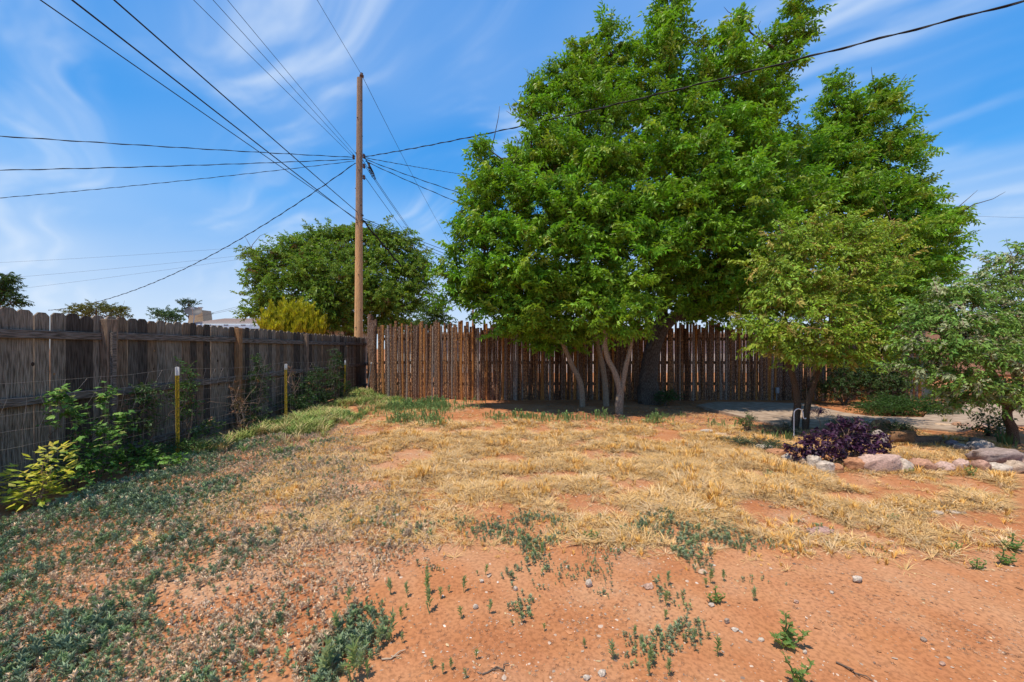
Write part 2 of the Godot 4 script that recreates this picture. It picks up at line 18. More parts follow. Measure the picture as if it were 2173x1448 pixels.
const SHRUBS = [{"name": "dark_shrub", "label": "dark green shrub against the pole fence behind the fruit tree", "cat": "shrub", "base": [8.69, 0.0, -10.5], "lobes": [[0, 0.55, 0, 0.6, 0.5, 0.35], [0.7, 0.5, 0, 0.6, 0.45, 0.35], [-0.45, 0.4, 0.1, 0.4, 0.35, 0.3], [1.3, 0.6, -0.1, 0.5, 0.5, 0.3], [0.4, 0.9, -0.1, 0.6, 0.35, 0.3]], "mesh": "round", "mat": "leaf", "dens": 45, "col": [0.055, 0.105, 0.03], "stems": 14, "scale": 1.25, "group": ""}, {"name": "dark_shrub", "label": "dense dark shrub filling the fence corner beyond the path", "cat": "shrub", "base": [10.4, 0.0, -10.8], "lobes": [[0, 0.5, 0, 0.5, 0.5, 0.3], [-0.5, 0.8, 0, 0.45, 0.5, 0.3], [0.2, 0.95, 0, 0.4, 0.4, 0.3]], "mesh": "round", "mat": "leaf", "dens": 45, "col": [0.05, 0.1, 0.03], "stems": 10, "scale": 1.25, "group": ""}, {"name": "low_shrub", "label": "small dark shrub at the foot of the big ash trunk", "cat": "shrub", "base": [3.887, 0.0, -10.15], "lobes": [[0, 0.2, 0, 0.25, 0.2, 0.2], [0.15, 0.32, 0, 0.18, 0.15, 0.15]], "mesh": "round", "mat": "leaf", "dens": 70, "col": [0.06, 0.12, 0.035], "stems": 6, "scale": 1.0, "group": ""}, {"name": "green_groundcover", "label": "bright green leafy groundcover spreading beside the path bend", "cat": "plant", "base": [8.513, 0.0, -8.95], "lobes": [[0, 0.12, 0, 0.55, 0.16, 0.3], [-0.45, 0.12, 0.1, 0.4, 0.14, 0.25], [0.55, 0.14, 0.05, 0.45, 0.18, 0.3], [0.2, 0.25, -0.2, 0.4, 0.15, 0.25], [1.0, 0.1, 0.1, 0.3, 0.12, 0.2]], "mesh": "fine", "mat": "leaf", "dens": 150, "col": [0.075, 0.16, 0.04], "stems": 8, "scale": 1.6, "group": ""}, {"name": "small_shrub", "label": "pale green upright young shrub at the near corner of path", "cat": "shrub", "base": [4.122, 0.0, -7.0], "lobes": [[0, 0.13, 0, 0.14, 0.12, 0.12], [0.05, 0.24, 0, 0.09, 0.08, 0.09], [-0.1, 0.2, 0, 0.08, 0.08, 0.08]], "mesh": "round", "mat": "leaf", "dens": 110, "col": [0.14, 0.22, 0.08], "stems": 7, "scale": 0.7, "group": ""}, {"name": "small_shrub", "label": "grey green mound of fine leaves behind the purple shrub", "cat": "shrub", "base": [5.501, 0.0, -6.6], "lobes": [[0, 0.15, 0, 0.24, 0.16, 0.2], [0.25, 0.13, 0, 0.2, 0.12, 0.16], [-0.2, 0.1, 0, 0.15, 0.1, 0.14]], "mesh": "fine", "mat": "weed", "dens": 190, "col": [0.09, 0.13, 0.075], "stems": 8, "scale": 1.2, "group": ""}, {"name": "small_shrub", "label": "low green tufted plant between orange upright stone and brown ledge", "cat": "shrub", "base": [6.604, 0.0, -6.9], "lobes": [[0, 0.09, 0, 0.22, 0.1, 0.15], [0.2, 0.06, 0, 0.14, 0.08, 0.12]], "mesh": "fine", "mat": "weed", "dens": 190, "col": [0.085, 0.14, 0.065], "stems": 6, "scale": 1.1, "group": ""}, {"name": "small_shrub", "label": "dusky green low plant left of the white hook", "cat": "shrub", "base": [4.515, 0.0, -6.75], "lobes": [[0, 0.1, 0, 0.16, 0.11, 0.12], [0.15, 0.07, 0, 0.12, 0.08, 0.1]], "mesh": "fine", "mat": "weed", "dens": 150, "col": [0.07, 0.1, 0.06], "stems": 6, "scale": 1.0, "group": ""}, {"name": "low_weed_patch", "label": "trailing grey green weed by the flat pale stones", "cat": "plant", "base": [3.625, 0.0, -6.0], "lobes": [[0, 0.05, 0, 0.28, 0.06, 0.2], [-0.25, 0.04, -0.15, 0.22, 0.05, 0.15], [0.15, 0.05, 0.2, 0.2, 0.06, 0.14]], "mesh": "fine", "mat": "weed", "dens": 150, "col": [0.09, 0.14, 0.07], "stems": 5, "scale": 1.0, "group": ""}, {"name": "apple_suckers", "label": "dark upright leafy shoots at the foot of the apple trunk", "cat": "plant", "base": [7.989, 0.0, -6.7], "lobes": [[0, 0.2, 0, 0.2, 0.22, 0.15], [-0.3, 0.15, 0.1, 0.18, 0.15, 0.15], [0.25, 0.15, 0, 0.15, 0.18, 0.12]], "mesh": "round", "mat": "leaf", "dens": 60, "col": [0.06, 0.11, 0.035], "stems": 8, "scale": 0.9, "group": ""}]
const PURPLE = [{"label": "wide dark purple shrub growing inside the stone border", "base": [4.221, 0.0, -5.1], "lobes": [[0, 0.36, 0, 0.26, 0.18, 0.2], [-0.25, 0.25, 0.02, 0.24, 0.16, 0.18], [0.28, 0.24, 0, 0.24, 0.15, 0.18], [0, 0.16, 0.1, 0.4, 0.13, 0.2], [-0.42, 0.16, 0.05, 0.16, 0.12, 0.12], [0.45, 0.28, 0, 0.14, 0.1, 0.12], [0.1, 0.48, -0.02, 0.16, 0.1, 0.12]], "dens": 85, "stems": 16}, {"label": "small separate dark purple seedling shrub left of the wide one", "base": [3.656, 0.0, -5.15], "lobes": [[0, 0.13, 0, 0.09, 0.08, 0.08], [0.1, 0.07, 0.05, 0.08, 0.06, 0.06], [-0.07, 0.18, 0, 0.06, 0.05, 0.05], [0.13, 0.26, 0, 0.08, 0.06, 0.06]], "dens": 85, "stems": 6}]
const HOOK = [4.612, 0.0, -6.55]
const FLOWER = [5.244, 0.0, -6.8]
const IRIS = [[4.285, -6.487, 0.2, "light green strap-leaved clump beside the white hook"], [4.422, -6.419, 0.2, "light green strap-leaved clump beside the white hook"], [4.29, -6.772, 0.14, "short yellowing strap-leaved clump at the bed edge"], [7.367, -6.012, 0.28, "dark strap-leaved clump against the apple trunk"], [7.295, -5.869, 0.24, "dark strap-leaved clump against the apple trunk"], [8.429, -7.801, 0.16, "small dark strap-leaved clump at the path edge"], [5.826, -6.321, 0.2, "green strap-leaved clump behind the purple shrub"]]
const STONES = [[3.663, -5.814, 0.214, 0.093, 0.171, [0.6, 0.5, 0.4], "flat pale stone at the far end of the bed edging", "border_stone", 0.5, 0.0, "stones edging the bed"], [3.664, -5.527, 0.275, 0.113, 0.22, [0.52, 0.26, 0.14], "flat rust red stone beside the pale end stone", "border_stone", 0.5, 0.2, "stones edging the bed"], [3.659, -5.312, 0.149, 0.085, 0.12, [0.6, 0.5, 0.4], "small whitish stone next to the little purple seedling", "border_stone", 0.0, 0.0, "stones edging the bed"], [3.717, -5.051, 0.186, 0.104, 0.149, [0.62, 0.45, 0.31], "tan stone in front of the little purple seedling", "border_stone", 0.0, 0.0, "stones edging the bed"], [3.721, -4.93, 0.181, 0.146, 0.145, [0.6, 0.5, 0.4], "broken white stone with a sharp face", "border_stone", 0.0, 0.0, "stones edging the bed"], [3.74, -4.777, 0.217, 0.152, 0.174, [0.6, 0.5, 0.4], "split pale grey stone with brown side", "border_stone", 0.3, 0.5, "stones edging the bed"], [3.866, -4.759, 0.144, 0.098, 0.115, [0.52, 0.26, 0.14], "small brown red stone between split grey and orange stones", "border_stone", 0.0, 0.0, "stones edging the bed"], [4.109, -4.814, 0.24, 0.143, 0.192, [0.52, 0.26, 0.14], "orange red rounded stone in front of the wide purple shrub", "border_stone", 0.0, 0.0, "stones edging the bed"], [4.392, -4.777, 0.507, 0.218, 0.228, [0.6, 0.41, 0.33], "largest long pinkish grey boulder in the bed edging", "border_stone", 0.35, 0.0, "stones edging the bed"], [4.632, -4.74, 0.195, 0.151, 0.156, [0.6, 0.5, 0.4], "rounded pinkish white stone touching the long boulder", "border_stone", 0.0, 0.0, "stones edging the bed"], [4.887, -4.777, 0.259, 0.152, 0.207, [0.52, 0.29, 0.19], "domed salmon orange stone in the bed edging", "border_stone", 0.0, 0.0, "stones edging the bed"], [5.179, -4.777, 0.217, 0.098, 0.174, [0.6, 0.41, 0.33], "low half-buried pink stone with brown flecks", "border_stone", 0.0, 0.0, "stones edging the bed"], [5.359, -4.777, 0.155, 0.131, 0.124, [0.6, 0.41, 0.33], "round pink stone next to the twiggy weed", "border_stone", 0.0, 0.0, "stones edging the bed"], [5.498, -4.704, 0.193, 0.15, 0.155, [0.52, 0.31, 0.23], "tilted pink oval stone right of the twiggy weed", "border_stone", 0.0, 0.0, "stones edging the bed"], [5.709, -4.704, 0.234, 0.107, 0.187, [0.6, 0.5, 0.4], "smooth whitish oval stone", "border_stone", 0.0, 0.0, "stones edging the bed"], [5.896, -4.686, 0.193, 0.128, 0.154, [0.54, 0.41, 0.3], "cream rounded stone at the end of the edging", "border_stone", 0.0, 0.0, "stones edging the bed"], [6.112, -4.686, 0.203, 0.139, 0.162, [0.6, 0.41, 0.33], "pink stone past the cream one", "border_stone", 0.0, 0.0, "stones edging the bed"], [6.087, -5.031, 0.708, 0.195, 0.319, [0.38, 0.29, 0.25], "wide flat grey brown boulder lying under the apple tree", "border_stone", 0.4, 0.0, "stones edging the bed"], [5.969, -6.101, 0.436, 0.236, 0.174, [0.27, 0.15, 0.08], "rust brown block of the low ledge", "border_stone", 0.5, 0.05, "stones edging the bed"], [6.266, -6.042, 0.405, 0.152, 0.142, [0.24, 0.15, 0.1], "long lower brown block of the ledge", "border_stone", 0.5, -0.06, "stones edging the bed"], [6.508, -5.925, 0.154, 0.081, 0.123, [0.3, 0.22, 0.23], "small purplish stone past the ledge", "border_stone", 0.0, 0.0, "stones edging the bed"], [6.528, -5.602, 0.303, 0.14, 0.243, [0.38, 0.33, 0.29], "dark grey rounded stone in the apple shade", "border_stone", 0.0, 0.0, "stones edging the bed"], [6.355, -5.654, 0.171, 0.09, 0.137, [0.38, 0.33, 0.29], "low dark stone next to the rounded one in apple shade", "border_stone", 0.0, 0.0, "stones edging the bed"], [6.647, -5.478, 0.202, 0.087, 0.161, [0.38, 0.33, 0.29], "flat dark stone behind the wide boulder", "border_stone", 0.4, 0.0, "stones edging the bed"], [6.971, -6.012, 0.195, 0.11, 0.156, [0.27, 0.22, 0.19], "brown stone under the apple shoots", "border_stone", 0.0, 0.0, "stones edging the bed"], [6.538, -7.166, 0.186, 0.18, 0.149, [0.5, 0.28, 0.17], "upright orange stone behind the purple shrub", "border_stone", 0.0, 0.4, "stones edging the bed"], [6.914, -7.425, 0.193, 0.169, 0.154, [0.54, 0.34, 0.22], "pale orange stone leaning on the upright one", "border_stone", 0.0, 0.9, "stones edging the bed"], [5.61, -6.101, 0.225, 0.209, 0.18, [0.42, 0.36, 0.32], "grey stone against the brown ledge block", "border_stone", 0.0, 0.0, "stones edging the bed"], [6.639, -7.47, 0.291, 0.119, 0.233, [0.6, 0.5, 0.4], "pale flat stone at the path behind the purple shrub", "border_stone", 0.4, 0.0, "stones edging the bed"], [8.502, -7.166, 0.202, 0.131, 0.161, [0.6, 0.41, 0.33], "pink stone beside the path under the apple tree", "border_stone", 0.0, 0.0, "stones edging the bed"], [8.58, -7.043, 0.183, 0.128, 0.146, [0.62, 0.45, 0.31], "tan stone beside the path under the apple tree", "border_stone", 0.0, 0.0, "stones edging the bed"], [8.054, -7.47, 0.243, 0.077, 0.194, [0.62, 0.45, 0.31], "flat tan stone at the path edge", "border_stone", 0.5, 0.0, "stones edging the bed"], [8.259, -7.425, 0.161, 0.102, 0.129, [0.5, 0.3, 0.2], "small orange stone at the path edge", "border_stone", 0.0, 0.0, "stones edging the bed"], [8.359, -7.336, 0.127, 0.084, 0.102, [0.6, 0.41, 0.33], "small pink stone at the path edge", "border_stone", 0.0, 0.0, "stones edging the bed"], [3.368, -6.924, 0.195, 0.055, 0.156, [0.6, 0.5, 0.4], "low pale stone in the dry grass by the path corner", "border_stone", 0.4, 0.0, "stones edging the bed"], [3.476, -6.662, 0.187, 0.061, 0.15, [0.62, 0.45, 0.31], "low tan stone in the dry grass by the path corner", "border_stone", 0.4, 0.0, "stones edging the bed"], [-3.839, -11.004, 0.214, 0.113, 0.172, [0.62, 0.45, 0.31], "tan stone in the corner between the two fences", "stone", 0.0, 0.0, ""]]
const CHIPS = [[0.463, -2.407, 0.044, 0.038, 0.033, [0.6, 0.5, 0.4], "loose pale stone lying on the bare orange sand", "loose_stone", 0.0, 0.3, "loose pale stones on the sand"], [-0.2, -2.197, 0.029, 0.025, 0.021, [0.6, 0.5, 0.4], "loose pale stone lying on the bare orange sand", "loose_stone", 0.0, 0.3, "loose pale stones on the sand"], [2.12, -2.46, 0.059, 0.034, 0.044, [0.6, 0.5, 0.4], "loose pale stone lying on the bare orange sand", "loose_stone", 0.0, 0.3, "loose pale stones on the sand"], [0.021, -2.361, 0.026, 0.024, 0.019, [0.6, 0.5, 0.4], "loose pale stone lying on the bare orange sand", "loose_stone", 0.0, 0.3, "loose pale stones on the sand"], [0.398, -1.766, 0.038, 0.022, 0.029, [0.6, 0.5, 0.4], "loose pale stone lying on the bare orange sand", "loose_stone", 0.0, 0.3, "loose pale stones on the sand"], [0.326, -1.746, 0.032, 0.016, 0.024, [0.6, 0.5, 0.4], "loose pale stone lying on the bare orange sand", "loose_stone", 0.0, 0.3, "loose pale stones on the sand"], [1.238, -1.991, 0.032, 0.016, 0.024, [0.6, 0.5, 0.4], "loose pale stone lying on the bare orange sand", "loose_stone", 0.0, 0.3, "loose pale stones on the sand"], [1.395, -1.908, 0.021, 0.015, 0.015, [0.6, 0.5, 0.4], "loose pale stone lying on the bare orange sand", "loose_stone", 0.0, 0.3, "loose pale stones on the sand"], [0.82, -2.407, 0.063, 0.019, 0.047, [0.52, 0.34, 0.25], "loose pale stone lying on the bare orange sand", "loose_stone", 0.0, 0.3, "loose pale stones on the sand"], [1.128, -2.1, 0.027, 0.024, 0.02, [0.4, 0.3, 0.23], "loose pale stone lying on the bare orange sand", "loose_stone", 0.0, 0.3, "loose pale stones on the sand"], [2.016, -1.959, 0.03, 0.016, 0.022, [0.4, 0.3, 0.23], "loose pale stone lying on the bare orange sand", "loose_stone", 0.0, 0.3, "loose pale stones on the sand"], [-0.184, -2.431, 0.026, 0.017, 0.02, [0.6, 0.5, 0.4], "loose pale stone lying on the bare orange sand", "loose_stone", 0.0, 0.3, "loose pale stones on the sand"], [-0.517, -2.421, 0.026, 0.017, 0.02, [0.52, 0.34, 0.25], "loose pale stone lying on the bare orange sand", "loose_stone", 0.0, 0.3, "loose pale stones on the sand"], [0.359, -2.595, 0.025, 0.018, 0.019, [0.6, 0.5, 0.4], "loose pale stone lying on the bare orange sand", "loose_stone", 0.0, 0.3, "loose pale stones on the sand"], [1.606, -2.261, 0.027, 0.015, 0.02, [0.52, 0.34, 0.25], "loose pale stone lying on the bare orange sand", "loose_stone", 0.0, 0.3, "loose pale stones on the sand"], [1.856, -2.325, 0.023, 0.013, 0.017, [0.6, 0.5, 0.4], "loose pale stone lying on the bare orange sand", "loose_stone", 0.0, 0.3, "loose pale stones on the sand"], [1.106, -2.221, 0.034, 0.015, 0.025, [0.6, 0.5, 0.4], "loose pale stone lying on the bare orange sand", "loose_stone", 0.0, 0.3, "loose pale stones on the sand"], [1.144, -2.054, 0.036, 0.014, 0.027, [0.6, 0.5, 0.4], "loose pale stone lying on the bare orange sand", "loose_stone", 0.0, 0.3, "loose pale stones on the sand"], [1.962, -1.826, 0.024, 0.015, 0.018, [0.52, 0.34, 0.25], "loose pale stone lying on the bare orange sand", "loose_stone", 0.0, 0.3, "loose pale stones on the sand"], [1.114, -3.12, 0.03, 0.018, 0.023, [0.6, 0.5, 0.4], "loose pale stone lying on the bare orange sand", "loose_stone", 0.0, 0.3, "loose pale stones on the sand"], [2.417, -3.144, 0.245, 0.032, 0.11, [0.5, 0.31, 0.25], "flat pink flagstone sunk in the sand among straw", "loose_stone", 0.5, 0.1, ""], [3.965, -3.572, 0.178, 0.024, 0.08, [0.6, 0.5, 0.4], "flat white stone sunk beyond the pink flagstone", "loose_stone", 0.5, 0.1, ""], [3.765, -3.542, 0.1, 0.024, 0.05, [0.5, 0.25, 0.18], "flat reddish stone beside the white sunken one", "loose_stone", 0.5, 0.3, ""], [3.732, -3.511, 0.091, 0.028, 0.068, [0.6, 0.5, 0.4], "white stone chip at the edge of the green weeds", "loose_stone", 0.4, 0.3, ""], [3.27, -4.531, 0.108, 0.036, 0.081, [0.6, 0.5, 0.4], "white stone flake before the split grey stone", "loose_stone", 0.4, 0.3, ""], [3.247, -4.371, 0.123, 0.035, 0.092, [0.6, 0.5, 0.4], "thin white stone flake lying before the bed edging", "loose_stone", 0.5, 0.3, ""], [3.457, -4.531, 0.108, 0.031, 0.081, [0.52, 0.34, 0.25], "pinkish stone flake before the bed edging", "loose_stone", 0.5, 0.3, ""], [-0.986, -3.443, 0.052, 0.02, 0.039, [0.6, 0.5, 0.4], "white chip among the first golden tufts", "loose_stone", 0.4, 0.3, ""], [1.219, -2.568, 0.061, 0.02, 0.046, [0.62, 0.45, 0.31], "small tan stone by the last tufts of straw", "loose_stone", 0.2, 0.3, ""]]
const SEEDLINGS = [[-0.706, -2.312, 1.13, 1], [-0.598, -2.304, 1.04, 1], [-0.497, -2.325, 1.09, 0], [-0.583, -2.209, 0.58, 3], [-0.444, -2.162, 0.99, 2], [-0.408, -2.287, 1.0, 3], [-0.369, -2.334, 0.71, 3], [-0.279, -2.334, 1.06, 1], [-0.586, -2.132, 0.82, 1], [-0.597, -1.994, 0.98, 2], [-0.536, -1.969, 0.69, 1], [-0.64, -1.932, 1.01, 0], [-0.603, -1.969, 0.94, 3], [-0.265, -2.118, 1.02, 3], [-0.125, -2.155, 0.98, 1], [-0.167, -2.505, 0.98, 3], [-0.213, -2.495, 0.54, 3], [-0.531, -2.485, 0.87, 1], [0.205, -2.739, 1.05, 1], [-0.004, -2.49, 0.76, 3], [0.164, -2.037, 0.62, 3], [-0.268, -1.799, 0.69, 1], [-0.357, -1.802, 0.71, 3], [-0.306, -1.776, 0.62, 1], [-0.198, -1.741, 0.68, 3], [-0.167, -1.853, 0.73, 3], [0.466, -1.853, 0.82, 0], [0.619, -1.791, 0.84, 0], [0.593, -1.741, 0.73, 1], [0.348, -1.926, 0.6, 1], [0.626, -1.911, 0.73, 1], [1.379, -2.291, 0.96, 1], [0.837, -1.956, 0.68, 3], [0.887, -1.95, 0.75, 1], [0.866, -2.241, 0.82, 0], [1.216, -2.441, 1.11, 1], [1.309, -2.465, 0.86, 1], [1.159, -2.393, 0.83, 3], [0.959, -1.867, 0.83, 0], [0.679, -1.741, 0.68, 0], [0.809, -2.125, 0.83, 3], [0.943, -2.417, 1.01, 1], [-0.699, -1.741, 1.33, 2], [-0.808, -1.799, 1.18, 2], [-0.686, -1.786, 0.93, 0], [-0.635, -1.761, 0.92, 1], [-0.815, -1.748, 1.14, 2], [-0.871, -2.02, 1.11, 0], [-0.927, -2.241, 0.88, 0], [0.605, -1.988, 0.69, 1]]
const BIGWEEDS = [[1.334, -1.95, 0.165, 9, "toothed green weed standing alone on the sand", [[0, 1, 0], [0.55, 0.45, 0.1], [-0.4, 0.3, 0.1], [0.25, 0.55, -0.2]]], [1.212, -1.707, 0.13, 8, "toothed green weed growing among pale chips", [[-0.3, 0.9, -0.1], [0.5, 0.75, 0], [0.1, 0.5, 0.1]]], [1.144, -2.253, 0.1, 8, "low broad green weed next to grey chips", [[0, 0.8, 0], [0.5, 0.4, 0.1], [-0.5, 0.35, 0.1]]], [3.082, -2.651, 0.1, 8, "low broad green weed in front of the last straw tufts", [[0, 0.6, 0], [0.6, 0.4, 0], [-0.6, 0.4, 0.1]]], [3.325, -2.709, 0.13, 9, "leafy green weed with several stems near the straw edge", [[0, 0.8, 0], [0.6, 0.5, 0], [-0.5, 0.5, 0.1], [0.2, 0.4, 0.4]]], [3.586, -2.866, 0.14, 9, "taller bushy green weed beside the dry tufts", [[0, 0.9, 0], [0.5, 0.6, 0.1], [-0.6, 0.5, 0], [-0.2, 0.4, 0.4]]], [3.219, -2.9, 0.08, 7, "small green weed between straw and sand", [[0, 0.7, 0], [0.5, 0.4, 0], [-0.5, 0.4, 0]]], [3.212, -3.377, 0.08, 7, "small dark green weed by the white stone chip", [[0, 0.6, 0], [0.6, 0.4, 0], [-0.6, 0.4, 0]]], [1.625, -3.424, 0.09, 7, "dark green weed spreading low in the straw", [[0, 0.5, 0], [0.7, 0.4, 0], [-0.7, 0.4, 0]]], [2.919, -4.565, 0.1, 6, "green weed before the flat rust red stone", [[0, 0.7, 0], [0.5, 0.5, 0], [-0.6, 0.4, 0]]], [4.564, -4.599, 0.1, 7, "green weed at the foot of the pinkish white stone", [[0, 0.6, 0], [0.5, 0.5, 0], [-0.6, 0.4, 0]]], [5.19, -4.531, 0.14, 8, "twiggy dark weed before the pink stones", [[0, 0.9, 0], [0.5, 0.7, 0], [-0.5, 0.7, 0.1]]], [0.596, -3.006, 0.1, 7, "low dark green weed amid the golden straw", [[0, 0.6, 0], [0.6, 0.4, 0], [-0.6, 0.4, 0]]]]
const STICKS = [[-0.559, -1.89, 0.11, 0.5, "small pale forked stick lying on the sand", true], [-0.073, -1.791, 0.13, 0.45, "thin dark stick lying on the sand", false], [1.536, -1.799, 0.13, -1.0, "dark broken stick beside pale chips", false], [-0.714, -3.758, 0.32, 0.0, "long straight dead stalk lying among straw", true], [2.588, -3.472, 0.12, 1.0, "pale stick leaning out of the straw", true]]
const YELLOW = [-4.32, 0, -3.66]
const VINE = [-4.46, 0, -4.25]
const VINE_LOBES = [[0, 0.25, 0, 0.3, 0.22, 0.3], [0.1, 0.5, 0.1, 0.25, 0.2, 0.25], [-0.05, 0.75, 0.2, 0.12, 0.16, 0.15], [0.15, 0.2, 0.3, 0.3, 0.16, 0.25], [0.1, 0.15, -0.35, 0.3, 0.14, 0.3], [0.3, 0.1, -0.5, 0.3, 0.08, 0.25], [0, 0.95, 0.28, 0.06, 0.14, 0.08], [-0.05, 0.9, -0.2, 0.06, 0.16, 0.07], [0, 0.6, -0.25, 0.14, 0.2, 0.16]]
const CLIMB = [{"name": "climbing_shrub", "label": "bushy climber between doubled post and first yellow post", "cat": "shrub", "base": [-4.55, 0.0, -4.95], "lobes": [[0, 0.75, 0, 0.12, 0.2, 0.14], [0, 0.45, 0.05, 0.15, 0.2, 0.15], [0.05, 0.95, 0.05, 0.08, 0.12, 0.1], [0.05, 0.15, 0, 0.2, 0.12, 0.2]], "dens": 70, "col": [0.07, 0.14, 0.04], "stems": 8, "scale": 1.0, "dry": false, "group": "climbers on the wire fence"}, {"name": "climbing_shrub", "label": "climber hugging the first yellow post", "cat": "shrub", "base": [-4.5, 0.0, -5.5], "lobes": [[0, 0.9, 0, 0.1, 0.2, 0.12], [0, 1.12, -0.05, 0.07, 0.12, 0.08], [0, 0.6, 0, 0.12, 0.2, 0.13], [0.12, 0.15, 0.1, 0.2, 0.13, 0.2], [0.1, 0.3, -0.25, 0.12, 0.14, 0.14]], "dens": 75, "col": [0.085, 0.17, 0.045], "stems": 8, "scale": 1.0, "dry": false, "group": "climbers on the wire fence"}, {"name": "climbing_shrub", "label": "dark climber beside the orange toned post", "cat": "shrub", "base": [-4.6, 0.0, -7.15], "lobes": [[0, 0.95, -0.1, 0.12, 0.25, 0.16], [0, 0.6, -0.1, 0.16, 0.25, 0.2], [0.05, 0.25, 0.1, 0.2, 0.2, 0.25], [0, 1.25, -0.1, 0.07, 0.12, 0.09]], "dens": 65, "col": [0.06, 0.12, 0.035], "stems": 9, "scale": 1.0, "dry": false, "group": "climbers on the wire fence"}, {"name": "climbing_shrub", "label": "wide dark climber between second and third yellow posts", "cat": "shrub", "base": [-4.55, 0.0, -8.9], "lobes": [[0, 0.5, 0, 0.2, 0.3, 0.35], [0.05, 0.3, 0.5, 0.22, 0.22, 0.3], [0, 0.75, -0.3, 0.16, 0.25, 0.25], [0.05, 0.25, -0.6, 0.2, 0.2, 0.3]], "dens": 60, "col": [0.05, 0.11, 0.03], "stems": 10, "scale": 1.1, "dry": false, "group": "climbers on the wire fence"}, {"name": "climbing_shrub", "label": "tall dark climber around the third yellow post", "cat": "shrub", "base": [-4.55, 0.0, -10.4], "lobes": [[0, 1.0, 0, 0.14, 0.3, 0.2], [0, 0.6, 0.1, 0.2, 0.3, 0.3], [0, 1.3, 0, 0.08, 0.15, 0.1], [0.05, 0.3, -0.3, 0.2, 0.25, 0.25]], "dens": 60, "col": [0.055, 0.12, 0.035], "stems": 10, "scale": 1.1, "dry": false, "group": "climbers on the wire fence"}, {"name": "dry_shrub", "label": "dead brown twiggy plant with curled leaves before orange post", "cat": "shrub", "base": [-4.5, 0.0, -6.6], "lobes": [[0, 0.5, 0, 0.14, 0.2, 0.16], [0, 0.8, 0.1, 0.07, 0.14, 0.09], [0.05, 0.2, 0, 0.2, 0.15, 0.22]], "dens": 26, "col": [0.2, 0.16, 0.06], "stems": 12, "scale": 0.8, "dry": true, "group": "climbers on the wire fence"}, {"name": "dry_shrub", "label": "dead brown stalk with curled leaves next to second yellow post", "cat": "shrub", "base": [-4.6, 0.0, -8.4], "lobes": [[0, 0.9, 0.1, 0.07, 0.2, 0.1], [0, 0.4, 0, 0.12, 0.2, 0.14]], "dens": 26, "col": [0.16, 0.14, 0.06], "stems": 7, "scale": 0.8, "dry": true, "group": "climbers on the wire fence"}]
